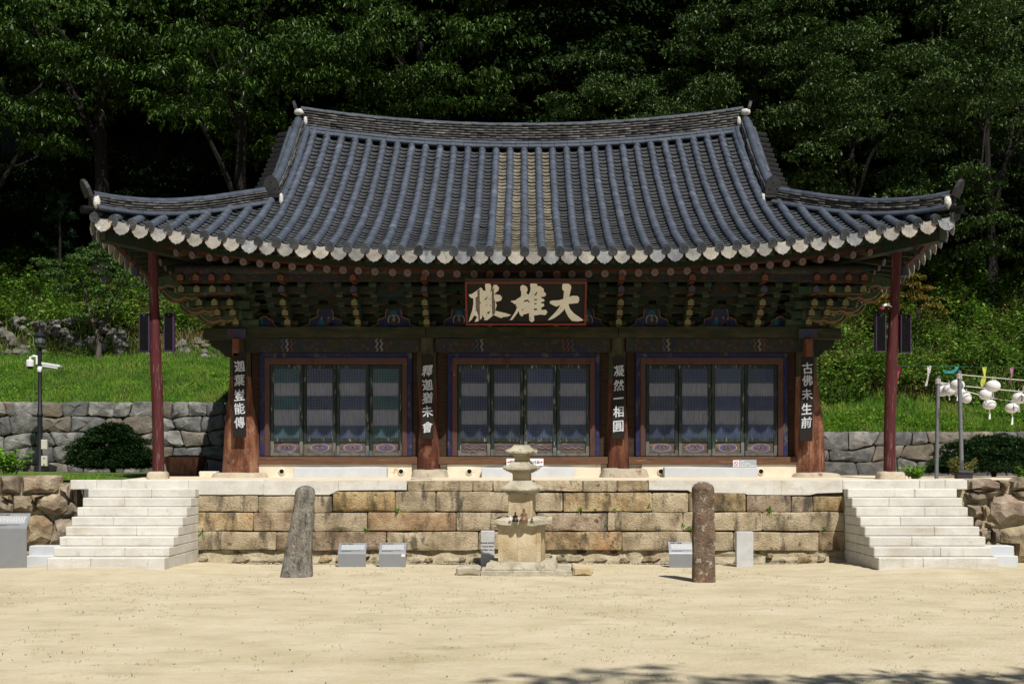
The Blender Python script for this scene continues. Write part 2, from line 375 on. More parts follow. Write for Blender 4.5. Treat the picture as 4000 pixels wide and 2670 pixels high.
def masonry(parent, x0, x1, zb, zt, yf, rows, wid, mt, depth=.3, gap=.012, jz=.05, name='stone', bulge=.05):
    """coursed rubble: wavering beds, leaning joints"""
    def bed(i, x):
        z = zb + (zt - zb) * i / rows
        return z + (jz * noise.noise((x * 1.3, i * 4.7, yf)) if 0 < i < rows else .03 * noise.noise((x * 1.1, i, 9)))
    for i in range(rows):
        x = x0; first = True; jt = jb = 0
        while x < x1 - .05:
            wd = wid * rnd.uniform(.5, 1.6)
            if x + wd > x1 - wid * .4: wd = x1 - x
            nt_, nb_ = (rnd.uniform(-.1, .1), rnd.uniform(-.1, .1)) if x + wd < x1 else (0, 0)
            a0, a1, b0, b1 = x + jb, x + wd + nb_, x + jt, x + wd + nt_
            ch = [rnd.uniform(.02, .09) for _ in range(4)]; g = gap
            poly = [(a0 + g + ch[0], bed(i, a0) + g), (a1 - g - ch[1], bed(i, a1) + g), (a1 - g, bed(i, a1) + g + ch[1] * .8), (b1 - g, bed(i + 1, b1) - g - ch[2] * .8),
                    (b1 - g - ch[2], bed(i + 1, b1) - g), ((b0 + b1) / 2, bed(i + 1, (b0 + b1) / 2) - g), (b0 + g + ch[3], bed(i + 1, b0) - g), (b0 + g, bed(i + 1, b0) - g - ch[3] * .8), (a0 + g, bed(i, a0) + g + ch[0] * .8)]
            stone(name, poly, yf - rnd.uniform(0, .05), depth, rnd.choice(mt) if isinstance(mt, list) else mt, parent, bulge=rnd.uniform(.2, 1) * bulge, rough=.04, bev=.022)
            jt, jb = nt_, nb_; x += wd

# ---- terrace: granite edging, three courses of old stones, rubble footing
D0 = 24.6
ter = thing('stone_terrace', (0, 0, 0), 'long terrace of tan old stones with white granite edging under the temple hall', 'terrace')
def tx(p): return PX(p, D0)
zt = 1.632
def course(name, js, za, zb, mt, jit, yf=.0, depth=.35, bulge=.008, bev=.016, gaps=None):
    for i in range(len(js) - 1):
        stone(name, rect(tx(js[i]), tx(js[i + 1]), za + rnd.uniform(-.008, .008) * (jit > 0), zb + rnd.uniform(-.012, .004) * (jit > 0), jit), yf - rnd.uniform(0, .02) * (jit > 0), depth, rnd.choice([mt, mt, m_old2, m_old2, m_old3]) if mt is m_old else mt, ter, bulge=bulge, bev=bev, rough=.02 if jit else .003)
def block(name, x0, x1, y0, y1, z0, z1, mt, parent, c=.012):
    b = MB(); b.bbox(x0 + .0015, x1 - .0015, y0, y1, z0, z1, c); return b.build(name, mt, parent)
zed = PZ(1911, D0); zlow = PZ(1932, D0)
for a, c in ((275, 377), (377, 475), (475, 736)): block('edging_block', tx(a), tx(c), -.02, .36, zed, zt, m_gran, ter)
for a, c in ((736, 1031),): block('edging_block', tx(a), tx(c), -.02, .36, zlow, zt, m_gran, ter)
def notch(a, c, pts):
    b = MB(); b.prism([(tx(x), PZ(y, D0)) for x, y in pts], -.02, .36); b.build('edging_block', m_gran, ter)
notch(1031, 1323, [(1031.5, 1932), (1286, 1931), (1300, 1925), (1313, 1917), (1322.6, 1916), (1322.6, 1877.5), (1031.5, 1877.5)])
notch(1323, 1589, [(1323.6, 1914), (1400, 1913), (1588.5, 1912), (1588.5, 1877.5), (1323.6, 1877.5)])
notch(2534, 2761, [(2534.5, 1912), (2687, 1913), (2700, 1922), (2760.6, 1923), (2760.6, 1875), (2534.5, 1875)])
notch(2761, 3053, [(2761.5, 1923.5), (2905, 1925), (2920, 1931), (3052.5, 1932), (3052.5, 1874.5), (2761.5, 1875)])
notch(3053, 3290, [(3053.5, 1932), (3165, 1931.5), (3190, 1925), (3289.5, 1922), (3289.5, 1874), (3053.5, 1874.5)])
for a, c in ((3290, 3590), (3590, 3690), (3690, 3778)): block('edging_block', tx(a), tx(c), -.02, .36, zed, zt, m_gran, ter)
course('terrace_stone', [1591, 1848, 1926, 2276, 2410, 2533], PZ(1918, D0), zt - .004, m_old, .008)
zA = [PZ(1998, D0), PZ(1934, D0)]; zB = [PZ(2072, D0), PZ(1999, D0)]; zC = [PZ(2148, D0), PZ(2074, D0)]
course('terrace_stone', [766, 1010, 1297], zA[0], zA[1], m_old, .007)
stone('terrace_stone', rect(tx(1298), tx(1543), zA[0], PZ(1917, D0), .008), -.015, .35, m_old, ter, bulge=.025, rough=.02)
course('terrace_stone', [1544, 1703, 1988, 2088], zA[0], PZ(1920, D0), m_old, .008)
course('terrace_stone', [2089, 2199, 2547, 2689, 2914], zA[0], PZ(1922, D0), m_old, .007)
course('terrace_stone', [2915, 3091, 3176, 3300], zA[0], zA[1], m_old, .007)
course('terrace_stone', [766, 990, 1226, 1436, 1781, 1990, 2096, 2373, 2668, 2977, 3300], zB[0], zB[1], m_old, .009, yf=-.02)
course('terrace_stone', [766, 1081, 1221, 1509, 1869, 2000, 2128, 2429, 2865, 3196, 3300], zC[0], zC[1], m_old, .010, yf=-.04, depth=.4)
# filling of mortar and rubble behind the joints, and the footing
b = MB(); b.box(tx(766), tx(3300), .06, .5, -.1, 1.55); b.build('joint_fill', m_joint, ter)
b = MB(); N = 90; V = []
for i in range(N + 1):
    x = tx(766) + (tx(3300) - tx(766)) * i / N
    for j in range(5):
        z = PZ(2195, D0) - .02 + (PZ(2147, D0) - PZ(2195, D0) + .02) * j / 4
        V.append((x, -.05 + .02 * j - .09 * noise.noise((x * 3, z * 7, 2)) - (.06 if j < 2 else 0), z))
b.add(V, [(i * 5 + j, (i + 1) * 5 + j, (i + 1) * 5 + j + 1, i * 5 + j + 1) for i in range(N) for j in range(4)])
b.build('rubble_footing', m_rub, ter, smooth=True, ang=30)
x = tx(780)
while x < tx(3270):
    wd = rnd.uniform(.12, .42); z0 = rnd.choice([.01, .03, .1]); h = rnd.uniform(.06, .13)
    stone('footing_stone', [(x, z0), (x + wd * .7, z0 - .01), (x + wd, z0 + h * .5), (x + wd * .8, z0 + h), (x + wd * .2, z0 + h * .9)], -.13 - rnd.uniform(0, .03), .15, rnd.choice([m_old, m_rub, m_brown]), ter, bulge=.015, bev=.02)
    x += wd + rnd.uniform(.02, .5)

# ---- stairs
def stairs(label, x0, x1, joints, inner):
    st = thing('stone_stairs', ((x0 + x1) / 2, -1.2, 0), label, 'stairs', 'white granite stairs of the terrace')
    for k in range(8):
        Dk = 22.2 + .3 * k; y = YD(Dk); top = .27 + .1706 * k; bot = top - .17 if k else -.08
        j = joints[7 - k]
        bx = [x0, PX(j, Dk), x1]
        for i in range(2): block('step_block', bx[i], bx[i + 1], y + rnd.uniform(-.004, .004), y + .36, bot + .002, top, m_gran, st, .014)
        yb = y + .362
        if yb < -.05:
            m = max(1, int((-.03 - yb) / .75)); e = np.linspace(yb, -.03, m + 1)
            for i in range(m): block('side_block', x0 + .01, x1 - .004 if inner > 0 else x1 - .01, e[i] + .001, e[i + 1] - .001, bot + .002, top - .004, m_gran, st, .01)
L_ = lambda l, o, s: [o + v * s for v in l]
stairs('white granite stairs of eight steps at the left end of the terrace', -8.5, -6.4, L_([1388, 1137, 1355, 1040, 1250, 935, 1143, 828], 0, 1 / 2.349), 1)
stairs('white granite stairs of eight steps at the right end of the terrace', 6.37, 8.51, L_([1235, 972, 1337, 1088, 1436, 1203, 1497, 1322], 3100, .3831), -1)
for lab, a, c, e, f in (('low pair of pale grey granite blocks beside the left stairs', 96, 235, 110, 240), ('low pair of pale grey granite blocks beside the right stairs', 3880, 3978, 3840, 3962)):
    D = 23.6; t = thing('side_steps', (PX((a + c) / 2, D), YD(D), 0), lab, 'steps', 'small grey side steps')
    block('step_block', PX(a, D), PX(c, D), YD(D), YD(D) + .34, -.02, PZ(2170, D), m_gran2, t)
    block('step_block', PX(e, D + .3), PX(f, D + .3), YD(D) + .3, YD(D) + .66, -.02, PZ(2131, D + .3), m_gran2, t)

# ---- rough walls closing both ends of the terrace
ew = thing('end_wall', (-10, .2, 0), 'rough boulder wall left of the left stairs', 'wall')
D = 24.75
SL = [[(-60, 372), (-3, 370), (-3, 530), (-60, 535)], [(3, 370), (168, 370), (176, 395), (176, 530), (3, 533)], [(185, 375), (215, 366), (500, 364), (527, 380), (530, 500), (500, 525), (195, 534)], [(335, 570), (450, 535), (605, 530), (635, 600), (620, 690), (540, 745), (420, 710), (335, 655)],
      [(20, 548), (115, 542), (112, 596), (60, 582)], [(122, 552), (278, 547), (325, 645), (300, 700), (122, 692)], [(-60, 560), (10, 575), (60, 595), (108, 640), (112, 700), (-60, 722)], [(222, 742), (400, 722), (488, 800), (470, 960), (400, 1010), (330, 1040), (222, 1040)],
      [(500, 772), (648, 752), (690, 850), (640, 1030), (450, 1020), (492, 850)], [(543, 475), (640, 430), (662, 600), (635, 585), (600, 512)], [(640, 600), (665, 610), (720, 700), (700, 745), (560, 748), (630, 690)], [(-60, 740), (215, 712), (215, 1180), (-60, 1190)], [(222, 1050), (440, 1050), (420, 1190), (222, 1190)], [(282, 545), (430, 540), (330, 580), (330, 630)]]
for p in SL: stone('boulder', [(PX(x / 2.349, D), PZ(1700 + y / 2.349, D)) for x, y in p][::-1], YD(D) - rnd.uniform(0, .05), .35, m_brown, ew, bulge=.09, bev=.05, rough=.03)
masonry(ew, -13.5, PX(-28, D), -.05, PZ(1700 + 372 / 2.349, D), YD(D), 4, .55, m_brown)
b = MB(); b.box(-13.5, PX(690 / 2.349, D), YD(D) + .09, YD(D) + .5, -.1, 1.56); b.build('mortar', m_rub, ew)
ew = thing('end_wall', (9.6, .2, 0), 'rough boulder wall right of the right stairs', 'wall')
SR = [[(1770, 460), (1800, 445), (2010, 440), (2110, 485), (2115, 545), (1775, 552)], [(2095, 455), (2200, 455), (2190, 560), (2150, 582), (2120, 555)], [(2222, 540), (2235, 470), (2290, 430), (2390, 420), (2400, 540), (2240, 562)], [(2238, 568), (2400, 548), (2400, 640), (2262, 618)], [(1755, 590), (1790, 570), (1960, 592), (1974, 640), (1895, 676), (1780, 652)],
      [(1800, 560), (1840, 553), (1922, 562), (1880, 580)], [(1962, 585), (2040, 556), (2080, 570), (2070, 598), (1985, 602)], [(1765, 700), (1900, 688), (1932, 800), (1830, 852), (1785, 785)], [(1932, 720), (1965, 706), (1992, 730), (1996, 800), (1945, 846), (1934, 800)],
      [(2000, 660), (2150, 592), (2300, 610), (2400, 650), (2400, 870), (2240, 890), (2100, 912), (2000, 800)], [(1812, 862), (1962, 856), (1902, 920), (1812, 936)], [(1972, 888), (2040, 886), (2060, 920), (2030, 940), (1982, 930)], [(1870, 948), (2020, 942), (2022, 1060), (1950, 1092), (1870, 1060)], [(2030, 958), (2092, 952), (2082, 1092), (2032, 1092)],
      [(2102, 962), (2400, 908), (2400, 1300), (2270, 1310), (2250, 1110), (2104, 1092)], [(1600, 560), (1745, 560), (1745, 830), (1620, 830)], [(1820, 1060), (2100, 1100), (2260, 1120), (2260, 1400), (1830, 1400)]]
for p in SR: stone('boulder', [(PX(3100 + x * .3831, D), PZ(1700 + y * .3831, D)) for x, y in p][::-1], YD(D) - rnd.uniform(0, .05) + (.25 if p[0][0] < 1700 else 0), .35, m_brown, ew, bulge=.09, bev=.05, rough=.03)
masonry(ew, PX(4022, D), 13.5, -.05, 1.62, YD(D), 4, .55, m_brown)
b = MB(); b.box(PX(3730, D), 13.5, YD(D) + .09, YD(D) + .5, -.1, 1.56); b.build('mortar', m_rub, ew)

# ---- retaining walls behind the hall
rw = thing('retaining_wall', (-14, 13.4, 1.5), 'tall retaining wall of grey blocks left of the hall below the lawn', 'wall')
masonry(rw, -25, -5, 1.55, 3.87, 13.4, 5, .68, [m_wall, m_wall, m_wall2, m_wall, m_wall2, m_wall3], depth=.3, jz=.2, bulge=.045)
b = MB(); b.box(-25, -5, 13.5, 13.85, 1.4, 3.76); b.build('backing', m_joint, rw)
rw = thing('retaining_wall', (14, 13.4, 1.5), 'low retaining wall of grey and brown stones right of the hall', 'wall')
masonry(rw, 5, 25, 1.55, 2.96, 13.4, 3, .86, [m_wall, m_wall2, m_wall2, m_wall3], depth=.3, jz=.26, bulge=.045)
b = MB(); b.box(5, 25, 13.5, 13.85, 1.4, 2.84); b.build('backing', m_joint, rw)

# ================================================================ temple hall
m_tile = mat('grey_roof_tile', [(.036, .045, .062), (.049, .061, .083), (.063, .076, .099)], 5, .62, .2, 60, rand=.14, huerand=.0, spec=.22, tint=True,
             spots=[((.13, .12, .105), 14, .68, .07, (1, 1, 1), .4), ((.085, .072, .066), 3, .64, .08, (1, 1, 1), .6)])
m_pan = mat('pan_roof_tile', [(.026, .031, .037), (.042, .047, .053), (.060, .062, .062)], 7, .7, .25, 60, rand=.25, spec=.3, tint=True,
            spots=[((.15, .13, .09), 12, .64, .08, (1, 1, 1), .5)])
m_tan = mat('lichened_roof_tile', [(.075, .07, .055), (.15, .135, .10), (.24, .215, .165)], 8, .8, .3, 60, rand=.3, tint=True, spots=[((.06, .06, .05), 6, .58, .1)])
m_drip = mat('weathered_eave_tile', [(.15, .15, .155), (.27, .265, .25), (.36, .335, .29)], 4, .85, .5, 40, rand=.28, spots=[((.33, .25, .14), 5, .56, .12, (3, 1, .6), .7), ((.09, .105, .125), 3, .54, .12, (1.5, 1, .8), .75), ((.50, .49, .46), 7, .60, .07, (1, 1, 1), .8), ((.05, .055, .065), 9, .63, .06, (2, 1, .6), .7)])
m_plaster = mat('white_roof_plaster', [(.42, .41, .39), (.60, .59, .56)], 9, .9, .8, 30)
m_dark = flat('black_finial_tile', (.022, .022, .024), .6, .3)
m_wood = mat('bare_timber', [(.02, .011, .006), (.04, .021, .011), (.075, .042, .022)], 4, .8, .5, 40, stretch=(1, 1, 6))
m_green = dan('green_paint', [(.008, .028, .014), (.010, .034, .018), (.006, .020, .012), (.012, .036, .016), (.028, .011, .008), (.009, .030, .019)], 22, (.026, .023, .011), .50)
m_green2 = mat('block_green', [(.010, .028, .014), (.024, .055, .030)], 9, .75, .3, 50, spots=[((.05, .044, .02), 6, .50, .12), ((.03, .014, .01), 9, .6, .08)])
m_yel = mat('tongue_tip', [(.075, .075, .03), (.16, .155, .07), (.08, .085, .035)], 12, .8, .4, 40)
m_orange = mat('orange_paint', [(.085, .026, .012), (.17, .06, .030)], 9, .8, .4, 40)
m_blue = mat('blue_paint', [(.010, .011, .05), (.014, .016, .08), (.03, .033, .075)], 5, .75, .4, 40, spots=[((.10, .085, .06), 5, .55, .1, (1, 1, .5), .8), ((.035, .018, .012), 4, .58, .08, (1, 1, .4), .8)])
m_violet = flat('faded_violet', (.05, .048, .085), .8, .3)
m_red = mat('post_red', [(.046, .006, .007), (.068, .010, .011), (.06, .014, .013)], 4, .7, .4, 60, stretch=(3, 3, .4), spots=[((.24, .16, .15), 6, .57, .08, (6, 6, .35), .6), ((.05, .01, .01), 3, .6, .1, (4, 4, .3), .7)])
m_redboard = flat('red_board', (.08, .010, .006), .75, .25)
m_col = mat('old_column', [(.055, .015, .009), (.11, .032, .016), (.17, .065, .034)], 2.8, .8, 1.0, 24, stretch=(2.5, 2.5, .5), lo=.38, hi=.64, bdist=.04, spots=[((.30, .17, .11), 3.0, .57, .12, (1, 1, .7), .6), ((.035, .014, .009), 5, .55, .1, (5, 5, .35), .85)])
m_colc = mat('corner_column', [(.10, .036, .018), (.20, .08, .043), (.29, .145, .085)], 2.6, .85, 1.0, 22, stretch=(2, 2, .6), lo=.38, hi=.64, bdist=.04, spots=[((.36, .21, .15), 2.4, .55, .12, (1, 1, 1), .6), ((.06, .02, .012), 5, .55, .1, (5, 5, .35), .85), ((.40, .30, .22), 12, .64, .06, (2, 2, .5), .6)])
m_colt = mat('column_top_paint', [(.035, .035, .014), (.075, .065, .028), (.11, .09, .045)], 4, .85, .6, 30, stretch=(3, 3, .5), spots=[((.02, .035, .06), 6, .58, .1)])
m_beam = dan('painted_beam', [(.012, .03, .014), (.055, .014, .012), (.016, .018, .065), (.012, .034, .018), (.02, .024, .012), (.07, .04, .03)], 24, (.026, .025, .011), .57)
m_plate = mat('plate_beam', [(.014, .017, .007), (.034, .034, .013), (.07, .062, .03)], 2.5, .85, .6, 30, stretch=(.7, 1, 3), spots=[((.05, .015, .012), 9, .62, .06), ((.012, .02, .008), 3, .56, .1)])
m_frame = mat('door_frame_brown', [(.06, .024, .019), (.10, .045, .036), (.075, .04, .036)], 4, .8, .4, 40, stretch=(1, 1, .4), spots=[((.30, .22, .15), 5, .66, .06, (1, 1, .5), .7)])
m_stile = mat('door_green', [(.008, .015, .012), (.014, .024, .019), (.03, .038, .04)], 6, .75, .5, 50, stretch=(2, 2, .5), rand=.3, spots=[((.26, .25, .23), 9, .58, .07, (3, 3, .4), .8), ((.05, .06, .12), 4, .60, .08, (1, 1, .5), .7)])
m_worn_sunlit = mat('worn_sunlit_door_wood', [(.07, .068, .055), (.135, .13, .11), (.21, .205, .185)], 5, .85, .6, 40, stretch=(2, 2, .5), rand=.15, spots=[((.05, .07, .10), 5, .53, .1, (2, 2, .5), .8), ((.03, .05, .035), 6, .56, .08, (2, 2, .5), .8)])  # paler lower door wood: real wear plus the sunlit band painted in
m_lat = mat('lattice_blue', [(.03, .042, .10), (.045, .065, .13), (.05, .085, .11)], 2.2, .75, .2, 50, rand=.3)
m_bar = mat('lattice_bar', [(.10, .10, .13), (.20, .195, .21), (.31, .295, .28)], 5, .8, .2, 50, stretch=(4, 4, .6))
m_paper = mat('door_paper', [(.27, .31, .42), (.38, .42, .53)], 3, .9, .2, 60, rand=.12)
m_skirt = mat('door_panel', [(.05, .035, .028), (.085, .065, .055), (.13, .11, .095)], 5, .8, .5, 40, stretch=(.5, 1, 4), spots=[((.36, .28, .18), 4, .58, .1, (.6, 1, 3), .7)])
m_lime = mat('lime_plaster', [(.60, .52, .39), (.74, .67, .54)], 3, .95, .4, 30, spots=[((.45, .33, .2), 3, .60, .1)])
m_sill = mat('sill_beam', [(.06, .026, .013), (.13, .062, .032), (.09, .042, .021)], 3, .8, .7, 30, stretch=(.5, 1, 8), spots=[((.30, .19, .11), 3, .6, .1, (.5, 1, 4), .6)])
m_base = mat('base_stone', [(.30, .25, .18), (.42, .37, .28), (.36, .27, .20)], 3, .9, .9, 26, rand=.12, spots=[((.16, .11, .07), 4, .58, .1)])
m_black = flat('black_void', (.004, .004, .004), .9)
m_pink = flat('scroll_pink', (.25, .175, .145), .8, .3)

hall = thing('temple_hall', (0, 2.7, 1.62), 'wide wooden temple hall with grey tiled hip-and-gable roof and three door bays', 'temple hall')
# ---------------- roof surface
EY, TM, XE = .5, 6.3, 8.6
def ye(x): return EY - .35 * (abs(x) / 8.5) ** 3
def zs(x, t):
    s = min(1, max(0, t / 6.4)); u = abs(x) / 8.5
    return 6.2 + .33 * t + .0378 * t * t + (1 - s) * .62 * u ** 2.5 + s * .41 * (min(abs(x), 6.2) / 5.6) ** 2
def rp(x, t): return Vector((x, ye(x) + t, zs(x, t)))
def rframe(x, t):
    p = rp(x, t); ex = (rp(x + .02, t) - rp(x - .02, t)); ex.y = 0; ex.normalize(); ey = (rp(x, t + .02) - rp(x, t - .02)); ey -= ex * ey.dot(ex); ey.normalize(); ez = ex.cross(ey)
    return Matrix(((ex.x, ey.x, ez.x, p.x), (ex.y, ey.y, ez.y, p.y), (ex.z, ey.z, ez.z, p.z), (0, 0, 0, 1)))
def tmax(x): return TM if abs(x) < 5.62 else max(.05, XE - abs(x))
def tsteps(x, ds):
    out = []; t = 0.0; tm = tmax(x)
    while t < tm - .04:
        out.append(t); t += ds / math.sqrt(1 + (.33 + .0756 * t) ** 2)
    return out
b = MB(); xs = list(np.linspace(-XE, XE, 61)); nt_ = 14; V = []
for x in xs:
    tm = max(.02, min(TM, tmax(x)))
    for j in range(nt_ + 1): V.append(rp(x, tm * j / nt_) - Vector((0, 0, .03)))
k = nt_ + 1
b.add(V, [(i * k + j, (i + 1) * k + j, (i + 1) * k + j + 1, i * k + j + 1) for i in range(60) for j in range(nt_)])
RY = EY + TM + .33          # ridge line
def zside(y, t):
    v = abs(y - RY) / (RY - .3); return 6.2 + .33 * t + .0378 * t * t + .62 * v ** 2.5 * (1 - min(1, t / 3)) + .2 * min(1, t / 3)
V2 = [(p.x, 2 * RY - p.y, p.z) for p in V]                         # rear slope mirrors the front one
b.add(V2, [(i * k + j, i * k + j + 1, (i + 1) * k + j + 1, (i + 1) * k + j) for i in range(60) for j in range(nt_)])
for sx in (-1, 1):                                                 # side slopes and gables
    V = []; Y = np.linspace(.22, 2 * RY - .22, 41)
    for y in Y:
        tm = min(2.85, max(.02, min(y - .2, 2 * RY - .2 - y)))
        for j in range(7): t = tm * j / 6; V.append((sx * (XE + .0 - t), y, zside(y, t) - .03))
    b.add(V, [(i * 7 + j, (i + 1) * 7 + j, (i + 1) * 7 + j + 1, i * 7 + j + 1) for i in range(40) for j in range(6)])
    g = [(y, zs(5.5, y - EY) - .02) for y in np.linspace(3.2, RY, 8)]; g += [(2 * RY - y, z) for y, z in g[-2::-1]]
    b.prismx([(y, z) for y, z in g], sx * 5.45, sx * 5.5)
roof = b.build('roof', m_dark, hall, smooth=True, ang=30)

# tiles: pans between rolls, cover rolls, all laid on the curved surface
PT = .357; KS = range(-24, 25)
def rx(k): return .357 * k + .05
pw = .165
pv = []; pq = []
for i in range(6):
    x = -pw + 2 * pw * i / 5; z = .06 * (x / pw) ** 2 - .01
    pv += [(x, -.02, z + .022), (x, -.02, z + .052), (x, .25, z - .004)]
for i in range(5): a = i * 3; pq += [(a, a + 3, a + 4, a + 1), (a + 1, a + 4, a + 5, a + 2)]
cv = []; cq = []; cr = .088
for i in range(8):
    a = math.pi * i / 7; c_, s_ = -math.cos(a), math.sin(a)
    cv += [(cr * .86 * c_, -.01, .02 + cr * .86 * s_), (cr * 1.03 * c_, -.01, .02 + cr * 1.03 * s_), (cr * .97 * c_, .31, .018 + cr * .97 * s_)]
for i in range(7): a = i * 3; cq += [(a, a + 3, a + 4, a + 1), (a + 1, a + 4, a + 5, a + 2)]
def tilemesh(n, v, q, m): return fast_mesh(n, v, q, m, True, np.ones(len(v)))
me_pan, me_cov, me_tan = tilemesh('pan_tile', pv, pq, m_pan), tilemesh('cover_tile', cv, cq, m_tile), tilemesh('pan_tile', pv, pq, m_tan)
def jig(M, a=.012, d=.006): return M @ Matrix.Translation((rnd.uniform(-d, d), rnd.uniform(-d, d) * 1.5, rnd.uniform(-d, d) * .6)) @ Matrix.Rotation(rnd.uniform(-a, a) * 1.6, 4, 'Z') @ Matrix.Rotation(rnd.uniform(-a, a), 4, 'X')
restP, restT, restC = [], [], []; nP = nC = 0
for k in list(KS)[:-1]:
    x = rx(k) + PT / 2
    for j, t in enumerate(tsteps(x, .205)):
        M = jig(rframe(x, t), .02); tan = k in (-2, -1, 0, 1)
        if j < 6 and nP < 292: inst('pan_tile', me_tan if tan else me_pan, roof, M); nP += 1
        else: (restT if tan else restP).append(M)
for k in KS:
    x = rx(k)
    for j, t in enumerate(tsteps(x, .3)):
        M = jig(rframe(x + .016 * noise.noise((k * 3.1, t * .5, 0)), t) @ Matrix.Translation((0, 0, .05)), .010, .005)
        if j < 6 and nC < 294: inst('cover_tile', me_cov, roof, M); nC += 1
        else: restC.append(M)
for nm, lst, v, q, m in (('pan_tile_field', restP, pv, pq, m_pan), ('lichened_tile_field', restT, pv, pq, m_tan), ('cover_tile_rows', restC, cv, cq, m_tile)):
    V, Q = stamp(v, q, [np.array(M) for M in lst])
    tn = np.repeat(np.where(npr.rand(len(lst)) < .035, npr.uniform(1.2, 1.5, len(lst)), npr.uniform(.86, 1.14, len(lst))), len(v))
    warm = np.stack([tn * npr.uniform(.96, 1.06, len(tn)), tn, tn], 1)
    tag(inst(nm, fast_mesh(nm, V, Q, m, True, warm), roof), kind='stuff')
# eave ends: round end tiles with a relief, scalloped drip tiles
b = MB(); n = 16
def disc(r, y): return [(r * math.cos(2 * math.pi * i / n), y, r * math.sin(2 * math.pi * i / n)) for i in range(n)]
b.loft([disc(.093, .12), disc(.095, 0), disc(.09, -.012), disc(.076, -.012), disc(.072, -.003)], cap=False)
b.add(disc(.072, -.003), [tuple(range(n))])
for pts in ([(-.045, .03), (-.01, .01), (.012, -.03), (.0, -.055)], [(.0, .055), (.04, .03), (.045, -.02), (.02, -.05)], [(-.055, -.01), (-.03, -.04)], [(-.03, .055), (.01, .035)]):
    b.tube([(x, -.006, z) for x, z in pts], .008, 5)
me_end = b.mesh('eave_end_tile', mat('end_tile', [(.030, .035, .043), (.05, .056, .066), (.085, .085, .084)], 6, .6, .3, 50, rand=.35, spots=[((.15, .14, .125), 3, .62, .1, (1, 1, 1), .6)]), True)
for k in KS: inst('eave_end_tile', me_end, roof, rframe(rx(k), 0) @ Matrix.Translation((0, -.06, .045)) @ Matrix.Rotation(R(-6), 4, 'X'))
half = [(.168, .075), (.168, -.02), (.152, -.05), (.160, -.095), (.138, -.145), (.108, -.165), (.088, -.195), (.05, -.212), (.02, -.218), (0, -.24)]
prof = [(-x, z) for x, z in half] + half[-2::-1]
top = [(x, .075 - .06 * (1 - (x / .168) ** 2)) for x in (.1, .03, -.03, -.1)]
b = MB(); b.prism(prof + top, -.03, -.008)
for x, z in ((-.06, -.04), (.06, -.04), (0, -.09)): b.sphere((x, -.031, z), (.012, .006, .012), 6, 4)
me_drip = b.mesh('drip_tile', m_drip)
m_drip2 = mat('blue_eave_tile', [(.13, .14, .155), (.21, .22, .235), (.30, .30, .30)], 5, .85, .5, 40, rand=.2, spots=[((.42, .41, .38), 5, .56, .08, (1.5, 1, .8), .8), ((.06, .068, .08), 6, .58, .08, (2, 1, .6), .7)])
m_drip3 = mat('tan_eave_tile', [(.19, .18, .16), (.29, .275, .245), (.37, .355, .325)], 5, .85, .5, 40, rand=.2, spots=[((.30, .22, .12), 7, .54, .1, (4, 1, .4), .8), ((.12, .12, .12), 6, .60, .08, (2, 1, .6), .7)])
DRIPS = [me_drip, me_drip]
for m_ in (m_drip2, m_drip3, m_drip3): c_ = me_drip.copy(); c_.materials[0] = m_; DRIPS.append(c_)
for k in list(KS)[:-1]:
    x = rx(k) + PT / 2
    inst('drip_tile', rnd.choice(DRIPS), roof, rframe(x, 0) @ Matrix.Translation((0, -.02, .01)) @ Matrix.Rotation(R(-20 + rnd.uniform(-3, 3)), 4, 'X') @ Matrix.Rotation(rnd.uniform(-.04, .04), 4, 'Y'))
for sx in (-1, 1):                                                # side eaves
    yv = .45
    while yv < 2 * RY - .4:
        z = zside(yv, 0); M = Matrix.Translation((sx * (XE + .02), yv, z)) @ Matrix.Rotation(sx * R(90), 4, 'Z')
        inst('drip_tile', rnd.choice(DRIPS), roof, M @ Matrix.Rotation(R(-12 + rnd.uniform(-4, 4)), 4, 'X'))
        inst('eave_end_tile', me_end, roof, Matrix.Translation((sx * (XE + .06), yv + PT / 2, z + .06)) @ Matrix.Rotation(sx * R(90), 4, 'Z'))
        yv += PT
sideM = []
for sx in (-1, 1):
    yv = .8
    while yv < 2 * RY - .6:
        tm = min(2.8, yv - .3, 2 * RY - .3 - yv); t = 0
        while t < tm:
            p = Vector((sx * (XE - t), yv, zside(yv, t) + .03)); p2 = Vector((sx * (XE - t - .05), yv, zside(yv, t + .05) + .03)); ey = (p2 - p).normalized(); ex = Vector((0, sx, 0)); ez = ex.cross(ey)
            if ez.z < 0: ex = -ex; ez = -ez
            sideM.append(np.array(((ex.x, ey.x, ez.x, p.x), (ex.y, ey.y, ez.y, p.y), (ex.z, ey.z, ez.z, p.z), (0, 0, 0, 1)))); t += .29
        yv += PT
V, Q = stamp(cv, cq, sideM); tag(inst('side_tile_rows', fast_mesh('side_tile_rows', V, Q, m_tile, True, np.repeat(npr.uniform(.75, 1.25, len(sideM)), len(cv))), roof), kind='stuff')

